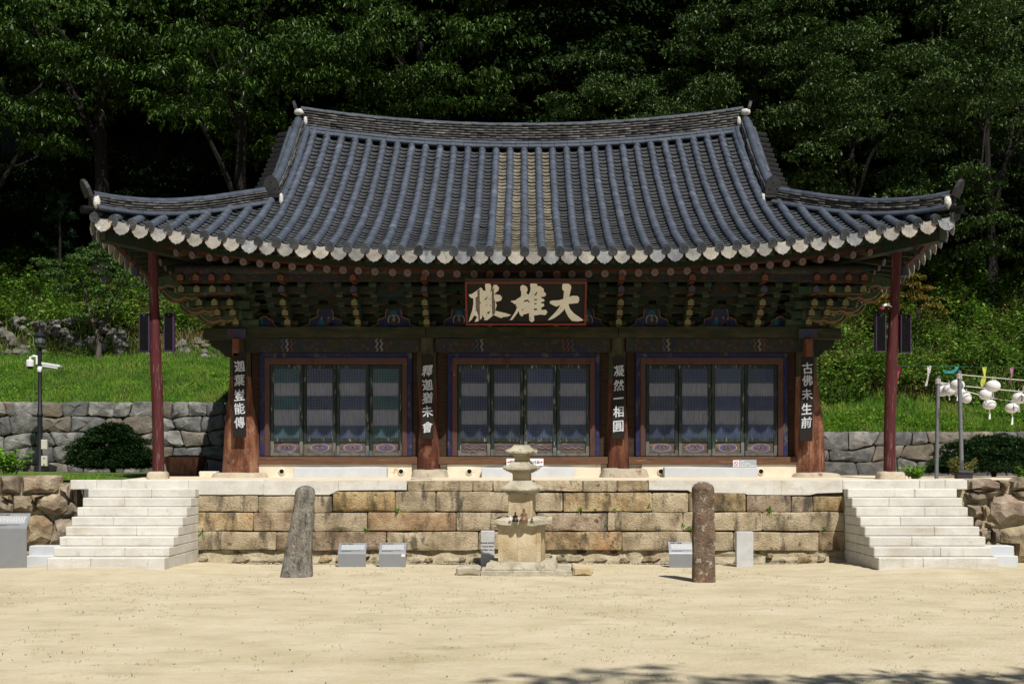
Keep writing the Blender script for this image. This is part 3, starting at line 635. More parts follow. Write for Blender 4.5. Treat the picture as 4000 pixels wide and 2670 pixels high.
# ridges: stacked thin courses with a row of half-round caps
m_course = mat('ridge_course_tile', [(.022, .023, .025), (.06, .06, .06), (.12, .11, .095)], 9, .75, .4, 40, tint=True, spots=[((.24, .20, .14), 5, .64, .07, (1, 1, 1), .6)])
me_cap = {}
def resample(pts, ds):
    pts = [Vector(p) for p in pts]; out = [pts[0]]; acc = 0
    tot = sum((pts[i + 1] - pts[i]).length for i in range(len(pts) - 1)); n = max(1, round(tot / ds)); ds = tot / n; need = ds
    for i in range(len(pts) - 1):
        a, c = pts[i], pts[i + 1]; l = (c - a).length; d = 0
        while d + need <= l + 1e-6: d += need; out.append(a + (c - a) * d / l); need = ds
        need -= (l - d)
    if len(out) < n + 1: out.append(pts[-1])
    return out
def frame(a, c):
    t = (c - a).normalized(); s = Vector((t.y, -t.x, 0)); s = s.normalized() if s.length > 1e-4 else Vector((1, 0, 0)); u = s.cross(t)
    if u.z < 0: u = -u
    return t, s, u
def ridge(path, h, n, hw, cap_r, base_rolls=(), seg=.33, capname='ridge_cap_tile'):
    P = resample(path, seg); CV = []; CQ = []; CT = []
    bxq = [(0, 3, 2, 1), (4, 5, 6, 7), (0, 1, 5, 4), (1, 2, 6, 5), (2, 3, 7, 6), (3, 0, 4, 7)]
    def slab(a, c, w0, w1, z0, z1, tn):
        t, s, u = frame(a, c); o = len(CV)
        for zz in (z0, z1):
            for q, ww in ((a, w0), (c, w0), (c, w1), (a, w1)): CV.append(q + s * ww + u * zz)
        CQ.extend([tuple(i + o for i in f) for f in bxq]); CT.extend([tn] * 8)
    for i in range(n):
        z0 = h * i / n; off = rnd.random(); Q = P if i % 2 == 0 else [P[0]] + [P[j].lerp(P[j + 1], .5) for j in range(len(P) - 1)] + [P[-1]]
        for j in range(len(Q) - 1):
            e = rnd.uniform(-.014, .014); dz = rnd.uniform(-.003, .003)
            a, c = Q[j].lerp(Q[j + 1], .008), Q[j].lerp(Q[j + 1], .992)
            slab(a, c, -(hw + e), hw + e, z0 + dz + h / n * .28, z0 + dz + h / n * .92, rnd.choice([.6, .8, .9, 1, 1, 1.15, 1.4, 1.7]))
    slab_in = hw - .05
    for j in range(len(P) - 1): slab(P[j], P[j + 1], -slab_in, slab_in, -.05, h, .25)
    me = fast_mesh('ridge_courses', [tuple(v) for v in CV], CQ, m_course, False, CT); tag(inst('ridge_courses', me, roof), kind='stuff')
    def halfroll(r, l, key):
        key = (round(r, 3), round(l, 2))
        if key not in me_cap:
            v = []; q = []
            for i in range(9):
                a = math.pi * (-.08 + 1.16 * i / 8); v += [(-r * math.cos(a), 0, r * math.sin(a)), (-r * .97 * math.cos(a), l, r * .97 * math.sin(a))]
            for i in range(8): q.append((i * 2, i * 2 + 2, i * 2 + 3, i * 2 + 1))
            q.append((0, 1, 17, 16)); me_cap[key] = tilemesh('ridge_cap_tile', v, q, m_tile)
        return me_cap[key]
    for j in range(len(P) - 1):
        a, c = P[j], P[j + 1]; t, s, u = frame(a, c); l = (c - a).length
        def place(off, up, r, nm):
            p = a + s * off + u * up; M = Matrix(((s.x, t.x, u.x, p.x), (s.y, t.y, u.y, p.y), (s.z, t.z, u.z, p.z), (0, 0, 0, 1)))
            inst(nm, halfroll(r, l - .006, nm), roof, M @ Matrix.Translation((rnd.uniform(-.005, .005), 0, rnd.uniform(-.004, .004))))
        place(0, h, cap_r, capname)
        for off, up, r in base_rolls: place(off, up, r, 'ridge_base_tile')
def blob(name, c, r, mt, parent, seed=0):
    b = MB(); b.sphere((0, 0, 0), (1, 1, 1), 14, 9)
    b.v = [tuple(c[i] + r[i] * v[i] * (1 + .28 * noise.noise((v[0] * 2 + seed, v[1] * 2, v[2] * 2))) for i in range(3)) for v in b.v]
    return b.build(name, mt, parent, smooth=True, ang=80)
def finial(c, rz, w_, h_, lean):
    pr = [(-.5, 0), (.5, 0), (.52, .45), (.38, .8), (.12, .97), (0, 1), (-.12, .97), (-.38, .8), (-.52, .45)]
    b = MB(); b.prism([(x * w_, z * h_) for x, z in pr], -.035, .035)
    for x, z in ((-.25, .3), (.25, .3), (0, .65)): b.sphere((x * w_, -.038, z * h_), .018, 6, 4)
    me = b.mesh('ridge_end_tile', m_dark); return inst('ridge_end_tile', me, roof, Matrix.Translation(c) @ Matrix.Rotation(rz, 4, 'Z') @ Matrix.Rotation(lean, 4, 'X'))
rz0 = 10.08
def ridge_z(x): return rz0 + .41 * (abs(x) / 5.6) ** 2
path = [(x, RY, ridge_z(x)) for x in np.linspace(-5.72, 5.72, 40)]
ridge(path, .50, 8, .17, .085, base_rolls=((-.2, -.02, .085), (.2, -.02, .085), (-.29, -.13, .095), (.29, -.13, .095)))
for sx in (-1, 1):
    finial((sx * 5.74, RY, ridge_z(5.72) + .40), sx * R(90), .22, .34, R(18))
    blob('ridge_plaster', (sx * 5.66, RY - .26, ridge_z(5.7) + .36), (.12, .10, .085), m_plaster, roof, sx)
    blob('ridge_plaster', (sx * 5.50, RY - .22, ridge_z(5.7) + .14), (.05, .06, .12), m_plaster, roof, sx + 3)
    # descending gable ridge
    dn = [Vector((sx * 5.64, y, zs(5.6, y - EY) + .10 + .10 * smooth(4.5, 6.8, y))) for y in np.linspace(RY - .28, 3.42, 18)]
    ridge(dn, .24, 4, .13, .10, base_rolls=((-.2, -.0, .085), (.2, -.0, .085)), seg=.31)
    ridge([(p.x, 2 * RY - p.y, p.z) for p in dn], .24, 4, .13, .10, seg=.31)
    e = dn[-1]
    finial((e.x, e.y - .10, e.z + .12), 0, .34, .42, R(8))
    b = MB()
    for q in range(2): b.tube([(e.x - .19, e.y - .11, e.z - .1 + .14 * q), (e.x + .19, e.y - .11, e.z - .1 + .14 * q)], .07, 10)
    b.build('gable_end_rolls', m_tile, roof, smooth=True)
    blob('ridge_plaster', (e.x + sx * .22 * -1, e.y - .1, e.z - .02), (.05, .08, .16), m_plaster, roof, 2)
    # short tile ends sticking out of the gable edge
    for y in np.linspace(3.9, RY - .35, 13):
        z = zs(5.6, y - EY) + .02
        b = MB(); b.tube([(sx * 5.8, y, z + .09), (sx * 6.16, y, z + .03)], .092, 9); b.build('gable_edge_tile', m_tile, roof, smooth=True)
    # hip ridge out to the corner
    hp = []
    for q in np.linspace(0, 1, 16):
        t = 2.85 * (1 - q); x = XE - t - .02; hp.append((sx * x, ye(x) + t, zs(x, t) + .03 + .05 * q + .13 * q ** 4))
    ridge(hp, .26, 5, .13, .095, base_rolls=((-.19, -.03, .085), (.19, -.03, .085)), seg=.34)
    ridge([(p[0], 2 * RY - p[1], p[2]) for p in hp], .22, 4, .13, .095, seg=.34)
    c = Vector(hp[-1])
    finial((c.x + sx * .04, c.y - .02, c.z + .22), sx * R(52), .30, .36, R(24))
    blob('ridge_plaster', (c.x - sx * .12, c.y - .05, c.z + .10), (.07, .07, .13), m_plaster, roof, sx * 5)
    b = MB(); b.tube([(c.x - sx * .1, c.y + .1, c.z - .02), (c.x + sx * .14, c.y - .16, c.z - .06)], .085, 10); b.build('corner_roll', m_tile, roof, smooth=True)

# ---------------- eaves underside: sheathing, fly rafters, boards, rafters
b = MB(); V = []; xs = np.linspace(-8.45, 8.45, 41)
for x in xs:
    ti = min(2.5, max(.3, 8.5 - abs(x))); t1 = min(1.0, ti * .6)
    V += [(x, ye(x) + .12, zs(x, 0) - .07), (x, ye(x) + t1, zs(x, 0) + .19 * t1 - .07), (x, ye(x) + ti, min(zs(x, 0) + .12 + .27 * max(0, ti - 1), zs(x, ti) - .1))]
b.add(V, [(i * 3 + j, (i + 1) * 3 + j, (i + 1) * 3 + j + 1, i * 3 + j + 1) for i in range(40) for j in range(2)])
for sx in (-1, 1):
    V = []
    for y in np.linspace(.5, 2 * RY - .5, 30): ti = min(2.4, max(.25, min(y - .3, 2 * RY - .3 - y))); t1 = min(1.0, ti * .6); V += [(sx * 8.48, y, zside(y, 0) - .07), (sx * (8.6 - t1), y, zside(y, 0) + .19 * t1 - .07), (sx * (8.6 - ti), y, min(zside(y, 0) + .12 + .27 * max(0, ti - 1), zside(y, ti) - .1))]
    b.add(V, [(i * 3 + j, (i + 1) * 3 + j, (i + 1) * 3 + j + 1, i * 3 + j + 1) for i in range(29) for j in range(2)])
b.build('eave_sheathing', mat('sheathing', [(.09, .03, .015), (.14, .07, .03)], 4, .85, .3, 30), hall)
def strip(name, y0, y1, dz0, dz1, mt, xm=8.4):
    b = MB(); V = []
    for x in np.linspace(-xm, xm, 49):
        for yy, zz in ((y0, dz0), (y1, dz0), (y1, dz1), (y0, dz1)): V.append((x, ye(x) + yy, zs(x, 0) + zz))
    b.add(V, [(i * 4 + j, (i + 1) * 4 + j, (i + 1) * 4 + (j + 1) % 4, i * 4 + (j + 1) % 4) for i in range(48) for j in range(4)])
    return b.build(name, mt, hall)
strip('eave_board', .05, .10, -.10, -.01, m_redboard)
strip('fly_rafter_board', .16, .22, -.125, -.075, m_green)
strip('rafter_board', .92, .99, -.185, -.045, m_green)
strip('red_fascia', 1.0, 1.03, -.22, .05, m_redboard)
for sx in (-1, 1):
    b = MB(); V = []
    for y in np.linspace(.6, 2 * RY - .6, 26):
        for xx, zz in ((8.5, -.1), (8.44, -.1), (8.44, -.01), (8.5, -.01)): V.append((sx * xx, y, zside(y, 0) + zz))
    b.add(V, [(i * 4 + j, (i + 1) * 4 + j, (i + 1) * 4 + (j + 1) % 4, i * 4 + (j + 1) % 4) for i in range(25) for j in range(4)]); b.build('eave_board', m_redboard, hall)
b = MB(); b.box(-.055, .055, 0, 1.0, -.06, .06); b.mi = 1; b.box(-.05, .05, -.012, .0, -.055, .055); b.mi = 2; b.box(-.02, .02, -.016, -.011, -.02, .02)
me_fly = b.mesh('fly_rafter', [m_green, m_green2, m_blue])
for k in range(-23, 24):
    x = rx(k) + .02; a = 0 if abs(x) < 6 else (abs(x) - 6) / 2.5 * R(32) * (-1 if x > 0 else 1)
    inst('fly_rafter', me_fly, hall, Matrix.Translation((x, ye(x) + .22, zs(x, 0) - .13)) @ Matrix.Rotation(-a * 1, 4, 'Z') @ Matrix.Rotation(R(9), 4, 'X'))
b = MB(); b.tube([(0, 0, 0), (0, 2.2, .0)], .085, 12); me_raf = b.mesh('rafter', dan('rafter_paint', [(.014, .036, .02), (.02, .05, .03), (.03, .03, .10), (.05, .05, .02)], 12, (.05, .045, .02), .5), True)
b = MB()
def pdisc(b, r, y, n=12, c=(0, 0), mi=0, sq=1):
    b.mi = mi; b.add([(c[0] + r * math.cos(2 * math.pi * i / n), y, c[1] + r * sq * math.sin(2 * math.pi * i / n)) for i in range(n)], [tuple(range(n))])
pdisc(b, .084, -.003, 16, mi=0)
for i in range(8): a = i * math.pi / 4; pdisc(b, .022, -.006, 6, (.055 * math.cos(a), .055 * math.sin(a)), 1 + (i % 2 == 0) * 0)
for i in range(8): a = i * math.pi / 4; pdisc(b, .013, -.008, 6, (.055 * math.cos(a), .055 * math.sin(a)), 2)
pdisc(b, .036, -.010, 8, mi=3); pdisc(b, .018, -.012, 8, mi=4)
me_flw = b.mesh('painted_flower', [flat('flower_green', (.018, .045, .026)), flat('flower_pink', (.30, .19, .13)), flat('flower_red', (.10, .014, .012)), flat('flower_blue', (.04, .04, .28)), flat('flower_yellow', (.16, .13, .03))])
RE = 1.0
for i in range(-23, 24):
    x = i * .345 + .02 + rnd.uniform(-.02, .02); ax = abs(x); s = 1 if x > 0 else -1
    a = 0 if ax < 5.2 else min(1, (ax - 5.2) / 2.7) * R(43)
    M = Matrix.Translation((x, ye(x) + RE, zs(x, 0) - .265)) @ Matrix.Rotation(s * a, 4, 'Z') @ Matrix.Rotation(R(15), 4, 'X')
    o = inst('rafter', me_raf, hall, M); inst('painted_flower', me_flw, o, M)
for sx in (-1, 1):
    for i in range(30):
        y = 2.0 + i * .36; M = Matrix.Translation((sx * 7.75, y, zside(y, 0) - .24)) @ Matrix.Rotation(sx * R(90 - max(0, 40 - i * 6)), 4, 'Z') @ Matrix.Rotation(R(14), 4, 'X')
        o = inst('rafter', me_raf, hall, M); inst('painted_flower', me_flw, o, M)
        if i < 16:
            M = Matrix.Translation((sx * 8.36, y - .9, zside(y - .9, 0) - .13)) @ Matrix.Rotation(sx * R(90 - max(0, 40 - i * 5)), 4, 'Z') @ Matrix.Rotation(R(9), 4, 'X'); inst('fly_rafter', me_fly, hall, M)
    # hip rafter
    a = Vector((sx * 5.9, 3.0, 6.35)); c = Vector((sx * 8.42, .42, 6.62)); t, s, u = frame(a, c)
    b = MB(); b.add([p + s * q * .13 + u * z for p in (a, c) for q, z in ((-1, -.2), (1, -.2), (1, .12), (-1, .12))], [(0, 1, 2, 3), (4, 5, 6, 7), (0, 1, 5, 4), (1, 2, 6, 5), (2, 3, 7, 6), (3, 0, 4, 7)])
    b.build('hip_rafter', m_green, hall)
    b = MB(); p = c + Vector((sx * .02, -.02, -.02)); b.box(-.11, .11, -.02, .01, -.14, .14); me = b.mesh('hip_end_board', m_green2)
    inst('hip_end_board', me, hall, Matrix.Translation(p) @ Matrix.Rotation(sx * R(45), 4, 'Z'))

# ---------------- frame: purlin, plate beam, lintels
YC = 2.7
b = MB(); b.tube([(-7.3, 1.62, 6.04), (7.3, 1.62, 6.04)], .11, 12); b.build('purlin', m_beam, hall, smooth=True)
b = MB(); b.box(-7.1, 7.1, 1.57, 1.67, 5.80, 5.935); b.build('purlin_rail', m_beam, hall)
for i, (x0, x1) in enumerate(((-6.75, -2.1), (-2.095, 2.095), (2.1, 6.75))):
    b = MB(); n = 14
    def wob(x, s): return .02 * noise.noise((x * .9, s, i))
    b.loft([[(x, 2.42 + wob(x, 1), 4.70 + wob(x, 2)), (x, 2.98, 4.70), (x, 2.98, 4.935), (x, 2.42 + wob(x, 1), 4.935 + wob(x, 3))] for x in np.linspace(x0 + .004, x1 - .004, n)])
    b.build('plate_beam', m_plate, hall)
for x0, x1 in ((-6.05, -2.25), (-1.9, 1.92), (2.27, 6.1)):
    b = MB(); b.loft([[(x, 2.52, 4.395 + .02 * noise.noise((x, 4, 0))), (x, 2.86, 4.395), (x, 2.86, 4.697), (x, 2.5, 4.69)] for x in np.linspace(x0, x1, 9)]); lin = b.build('lintel_beam', m_beam, hall)
    for xx in (x0 + .80, x0 + .9, x0 + 1.0, x1 - .84, x1 - .94, x1 - 1.04):            # painted wavy bands on the beam
        b = MB(); pts = [(xx + .03 * math.sin(j * 2.2), 4.41 + .27 * j / 6) for j in range(7)]
        b.add([(x, 2.494, z) for x, z in pts] + [(x + .035, 2.494, z) for x, z in pts], [(j, j + 7, j + 8, j + 1) for j in range(6)])
        b.build('painted_band', rnd.choice([flat('band_white', (.15, .145, .14)), m_violet, flat('band_red', (.09, .03, .03)), m_blue]), lin)
for sx in (-1, 1):                                                     # beam ends past the corner columns
    b = MB(); b.bbox(sx * 6.48 - .45, sx * 6.48 + .45, 2.36, 2.62, 4.66, 4.90); b.build('beam_end', m_plate, hall)
    b = MB(); b.prism([(sx * 6.2, 4.66), (sx * 6.85, 4.66), (sx * 6.8, 4.52), (sx * 6.6, 4.42), (sx * 6.5, 4.30), (sx * 6.2, 4.25)][::sx], 2.55, 2.7); b.build('beam_bracket', m_green, hall)
    b = MB(); b.box(sx * 6.2 - .2, sx * 6.2 + .2, 2.34, 2.36, 4.69, 4.88); b.build('painted_plate', dan('flower_plate', [(.08, .02, .015), (.03, .03, .14), (.02, .05, .03)], 30, (.04, .03, .03), .6), hall)
    b = MB(); b.bbox(sx * 6.2 - .07, sx * 6.2 + .07, 2.22, 2.40, 4.28, 4.66); b.build('bracket_tongue', m_orange, hall)

# ---------------- bracket sets between plate beam and purlin
def tongue_prof(L, up=.05): return [(.35, -.07), (-L * .55, -.075), (-L * .8, -.05), (-L, .0 - .03), (-L - .02, .05), (-L + .04, .085), (-L * .7, .07), (.35, .07)]
def tongue(L, tip, name='tongue'):
    b = MB(); b.prismx(tongue_prof(L), -.055, .055)
    b.mi = 1; b.prism([(-.062, -.055), (.062, -.055), (.062, .035), (.0, .085), (-.062, .035)], -L - .035, -L + .005)
    b.mi = 2; b.box(-.05, .05, -L * .95, 0, -.082, -.074)
    return b.mesh(name, [m_green2, tip, m_orange])
TONG = [(5.02, .42, m_yel), (5.19, .70, m_yel), (5.37, .95, m_yel), (5.63, 1.12, m_violet), (5.86, 1.20, m_orange)]
TONGX = [(z, L, m_orange if i == 4 else m_yel) for i, (z, L, tp) in enumerate(TONG)]
TM_ = [tongue(L, tp) for z, L, tp in TONG]; TMX = [tongue(L, tp) for z, L, tp in TONGX]
def arm_mesh(hw):
    b = MB(); b.prism([(-hw, .065), (-hw, -.02), (-hw * .85, -.055), (-hw * .6, -.07), (hw * .6, -.07), (hw * .85, -.055), (hw, -.02), (hw, .065)], -.05, .05); b.mi = 1
    b.prism([(-hw * .84, -.055), (-hw * .6, -.072), (-hw * .6, -.064)], -.056, -.05); b.prism([(hw * .84, -.055), (hw * .6, -.072), (hw * .6, -.064)], -.056, -.05); return b.mesh('bracket_arm', [m_green, m_yel])
ARM = [arm_mesh(.44), arm_mesh(.66)]
b = MB(); b.sqlathe((0, 0, 0), [(.062, 0), (.078, .035), (.078, .085)]); ME_BLK = b.mesh('bearing_block', m_green2)
b = MB(); b.sqlathe((0, 0, 0), [(.14, 0), (.19, .07), (.19, .13)]); ME_BASE = b.mesh('bracket_set', dan('base_block', [(.03, .04, .02), (.02, .05, .03), (.06, .03, .02), (.05, .05, .02)], 14, (.06, .06, .03), .5))
ARMROWS = [(5.13, .0, 0), (5.30, -.28, 0), (5.30, 0, 1), (5.47, -.55, 0), (5.47, -.28, 1), (5.66, -.80, 0), (5.66, -.55, 1)]
def bracket(x, y, rz=0.0, corner=0):
    M = Matrix.Translation((x, y, 0)) @ Matrix.Rotation(rz, 4, 'Z')
    s = inst('bracket_set', ME_BASE, hall, M @ Matrix.Translation((0, -.02, 4.938)))
    for (z, L, tp), me in zip(TONG, TM_): inst('tongue', me, s, M @ Matrix.Translation((0, 0, z)))
    for z, dy, w_ in ARMROWS:
        inst('bracket_arm', ARM[w_], s, M @ Matrix.Translation((0, dy, z)))
        hw = .66 if w_ else .44
        for xx in ((-hw + .07, -hw * .45, hw * .45, hw - .07) if w_ else (-hw + .07, hw - .07)): inst('bearing_block', ME_BLK, s, M @ Matrix.Translation((xx, dy, z + .062)))
    return s
XB = [-5.08, -3.56, -2.07, -.70, .74, 2.09, 3.58, 5.1]
for x in XB: bracket(x, YC)
for sx in (-1, 1):
    s = bracket(sx * 6.2, YC); bracket(sx * 6.2, YC, sx * R(90)); bracket(sx * 6.2, YC, sx * R(45))
    for j in range(1, 4):                                   # extra tongues of the corner set
        for (z, L, tp), me in list(zip(TONGX, TMX))[j:]:
            M = Matrix.Translation((sx * (6.2 + .33 * j), YC, z)); inst('tongue', me, s, M)
            M = Matrix.Translation((sx * 6.2, YC - .33 * j, z)) @ Matrix.Rotation(sx * R(90), 4, 'Z'); inst('tongue', me, s, M)
    for q in range(2):
      for j, (z, L, tp) in enumerate(TONG[:4 if q else 5]):               # carved cloud ends that curl out sideways
        X = 6.36 + .33 * j + .10 * q; y0 = 2.47 - .19 * j + .16 * q; b = MB(); z -= .02 + .03 * q
        low = [(X - .42, z - .10), (X - .30, z - .135), (X - .16, z - .10), (X - .05, z - .15), (X + .1, z - .135), (X + .22, z - .06), (X + .30, z + .04)]
        pr = [(X - .62, z - .07)] + low + [(X + .25, z + .075), (X + .14, z + .02), (X + .02, z + .05), (X - .1, z + .10), (X - .62, z + .10)]
        b.prism([(sx * a, zz) for a, zz in pr][::sx], y0, y0 + .11); b.mi = 1
        b.tube([(sx * a, y0 - .004, zz) for a, zz in low], .016, 5); b.mi = 2
        b.tube([(sx * a, y0 + .055, zz - .006) for a, zz in low[:-1]], .03, 5); b.mi = 3
        b.tube([(sx * (X - .02 + .06 * math.cos(w)), y0 - .003, z - .04 + .045 * math.sin(w)) for w in np.linspace(-.6, 4.2, 8)], .010, 5)
        b.build('carved_end', [mat('cloud_green', [(.02, .05, .03), (.04, .065, .035), (.06, .055, .03)], 9, .8, .5, 40), m_yel, m_orange, m_green2], s)
    for i in range(1, 6): bracket(sx * 6.2, YC + 1.45 * i, sx * R(90))
for z, y in ((5.40, 2.62), (5.57, 2.34), (5.74, 2.07)):
    b = MB(); b.box(-6.1, 6.1, y, y + .07, z - .055, z + .055); b.build('tie_beam', m_green, hall)
# filling wall behind the brackets, painted panels in front of it
b = MB(); b.box(-6.2, 6.2, 2.72, 2.78, 4.93, 6.5); b.build('bracket_wall', m_green, hall)
m_panel = mat('panel_blue', [(.022, .026, .075), (.04, .046, .11)], 2.5, .8, .2, 40); m_line = flat('panel_line', (.22, .12, .07), .8, .2); m_robe = flat('painted_robe', (.055, .04, .045), .8, .3); m_teal = flat('painted_teal', (.012, .10, .13), .8, .3)
m_skin = flat('painted_skin', (.22, .16, .08), .8, .2); m_halo = flat('painted_halo', (.40, .38, .30), .8, .15); m_gold = flat('painted_gold', (.13, .11, .03), .8, .25)
PXC = [(-5.65, .72, 2), (-4.32, 1.0, 1), (-2.82, 1.0, 0), (-1.39, .9, 0), (.02, .9, 0), (1.42, .9, 0), (2.84, 1.0, 0), (4.34, 1.0, 1), (5.66, .72, 2)]
for x, sc, kind in PXC:
    y = 2.64; z0 = 4.945
    o1 = [(-.52, 0), (-.36, .07), (-.34, .17), (-.18, .23), (-.17, .36), (-.13, .42)] if kind < 2 else [(-.4, 0), (-.28, .06), (-.26, .14), (-.12, .2), (-.05, .24)]
    o1 = [(a * sc, c) for a, c in o1]; poly = o1 + [(-a, c) for a, c in o1[::-1]]
    b = MB(); b.prism([(x + a, z0 + c) for a, c in poly][::-1], y, y + .05); pn = b.build('painted_panel', m_panel, hall)
    b = MB(); pts = [(x + a, y - .006, z0 + c) for a, c in poly]
    b.tube(pts, .014, 4); b.build('panel_border', m_line, pn)
    b = MB(); yy = y - .003; zc = z0 + .06
    if kind == 0:
        pdisc(b, .13, yy, 16, (x, zc + .10), 0); pdisc(b, .115, yy - .002, 16, (x, zc + .10), 1); pdisc(b, .075, yy - .004, 14, (x, zc + .235), 2)
        b.mi = 3; b.add([(x + a, yy - .006, zc + c) for a, c in ((-.13, -.01), (.13, -.01), (.11, .04), (.06, .07), (.055, .15), (-.055, .15), (-.06, .07), (-.11, .04))], [tuple(range(8))])
        pdisc(b, .03, yy - .008, 8, (x, zc + .11), 4, 1.5); pdisc(b, .032, yy - .008, 10, (x, zc + .2), 4, 1.2); pdisc(b, .028, yy - .009, 8, (x, zc + .235), 1, .7)
        for a in (-.09, -.045, 0, .045, .09): pdisc(b, .03, yy - .007, 6, (x + a, zc - .025), 5, .6)
    else:
        for a, q, mi in ((-.09, 0, 2), (.06, .01, 3), (.16, -.01, 5))[:3 if kind == 1 else 1]:
            b.mi = mi; b.add([(x + a + p, yy - .004, zc + q + c) for p, c in ((-.11, -.01), (.07, -.02), (.06, .06), (.03, .12), (-.02, .12), (-.05, .05))], [tuple(range(6))]); pdisc(b, .022, yy - .006, 8, (x + a + .01, zc + q + .14), 4, 1.2)
    b.build('painted_figure', [m_halo, m_panel, m_teal, m_robe, m_skin, m_blue], pn)
for x in (-4.32, -2.82, 2.84, 4.34):                                   # round flower medallions above the panels
    b = MB(); pdisc(b, .28, 2.03, 20, (x, 5.70), 0, .62); pdisc(b, .255, 2.028, 20, (x, 5.71), 1, .62)
    for i in range(4): a = i * math.pi / 2; pdisc(b, .024, 2.024, 8, (x + .03 * math.cos(a), 5.71 + .03 * math.sin(a)), 2)
    b.mi = 1; b.box(x - .3, x + .3, 2.035, 2.05, 5.55, 5.8)
    b.build('flower_medallion', [flat('medallion_blue', (.012, .014, .045)), m_green, m_redboard], hall)

# ---------------- columns on their base stones
def column(pts, mt, sq=1.0):
    """pts: (z, x, radius) up the bent trunk; lower part red, top painted"""
    zz = np.array([p[0] for p in pts]); n = 20; rings = []; Z = np.linspace(zz[0], zz[-1], 26)
    for z in Z:
        x = np.interp(z, zz, [p[1] for p in pts]); r = np.interp(z, zz, [p[2] for p in pts])
        rings.append([(x + r * math.cos(a) * (1 + .05 * noise.noise((math.cos(a) * 2, z * 1.2, x))), YC + r * sq * math.sin(a) * (1 + .05 * noise.noise((math.sin(a) * 2, z, x))), z) for a in [2 * math.pi * k / n for k in range(n)]])
    b = MB(); cut = next(i for i, z in enumerate(Z) if z > 3.75)
    b.loft(rings[:cut + 1]); b.mi = 1; b.loft(rings[cut:]); return b.build('column', [mt, m_colt], hall, smooth=True)
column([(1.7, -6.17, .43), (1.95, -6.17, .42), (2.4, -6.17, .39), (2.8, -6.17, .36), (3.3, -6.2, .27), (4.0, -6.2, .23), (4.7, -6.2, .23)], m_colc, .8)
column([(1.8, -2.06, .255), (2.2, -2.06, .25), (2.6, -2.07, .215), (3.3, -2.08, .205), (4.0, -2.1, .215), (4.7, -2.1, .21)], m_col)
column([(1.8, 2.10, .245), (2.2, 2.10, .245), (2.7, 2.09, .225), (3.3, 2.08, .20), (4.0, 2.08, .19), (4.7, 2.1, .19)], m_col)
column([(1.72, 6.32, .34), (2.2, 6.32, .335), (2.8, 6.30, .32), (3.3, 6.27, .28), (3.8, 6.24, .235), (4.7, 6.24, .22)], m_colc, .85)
def base_stone(x, y, hw, hd, z0, z1, seed, mt=m_base, name='base_stone', par=None):
    b = MB(); n = 18; rings = []
    for r, z in ((1.08, z0), (1.0, z0 + (z1 - z0) * .5), (.93, z1 - .02), (.82, z1), (.3, z1 + .004)):
        rings.append([(x + hw * r * (abs(math.cos(a)) ** .55) * math.copysign(1, math.cos(a)) * (1 + .10 * noise.noise((math.cos(a) * 2, math.sin(a) * 2, seed))), y + hd * r * (abs(math.sin(a)) ** .55) * math.copysign(1, math.sin(a)), z + .02 * noise.noise((math.cos(a) * 2, seed, z * 3))) for a in [2 * math.pi * k / n for k in range(n)]])
    b.loft(rings); return b.build(name, mt, par or hall, smooth=True, ang=45)
base_stone(-6.17, 2.62, .62, .5, 1.6, 1.76, 1); base_stone(-2.02, 2.55, .40, .42, 1.6, 1.83, 2); base_stone(2.22, 2.5, .52, .45, 1.6, 1.85, 3); base_stone(6.42, 2.6, .52, .45, 1.6, 1.76, 4)
# ---------------- walls, sill, doors
b = MB()
for x0, x1 in ((-5.8, -2.42), (-1.64, 1.72), (2.62, 6.0)): b.box(x0, x1, 2.6, 2.9, 1.6, 1.945)
b.box(-6.2, 6.2, 2.68, 2.9, 1.6, 1.94); b.build('plaster_base', m_lime, hall)
for px in (1098, 1565, 1833, 2583, 2975):
    D = 27.1; x, z = PX(px, D), PZ(1840, D); b = MB(); b.tube([(x, 2.57, z), (x, 2.6, z)], [.05, .05], 10); v = b.build('vent_hole', m_black, hall, smooth=True)
    b = MB(); n = 10; b.loft([[(x + r * math.cos(2 * math.pi * k / n) * (1 + .2 * noise.noise((k, x, 0))), y, z + r * math.sin(2 * math.pi * k / n)) for k in range(n)] for r, y in ((.052, 2.566), (.075, 2.575), (.085, 2.602))], cap=False); b.build('vent_rim', m_lime, v)
for x0, x1 in ((-5.85, -2.3), (-1.83, 1.87), (2.33, 6.02)):
    b = MB(); b.loft([[(x, 2.56 + .015 * noise.noise((x, 0, 0)), 1.95 + .012 * noise.noise((x * 2, 1, 0))), (x, 2.88, 1.95), (x, 2.88, 2.115), (x, 2.58, 2.11 + .008 * noise.noise((x * 2, 3, 0)))] for x in np.linspace(x0, x1, 14)]); b.build('sill_beam', m_sill, hall)
b = MB(); b.box(-6.15, 6.15, 2.86, 2.92, 1.9, 4.72)
for sx in (-1, 1): b.box(sx * 6.2 - .06, sx * 6.2 + .06, 2.9, 11.4, 1.6, 6.4)
b.box(-6.2, 6.2, 11.3, 11.42, 1.6, 6.4); b.build('timber_wall', m_wood, hall)
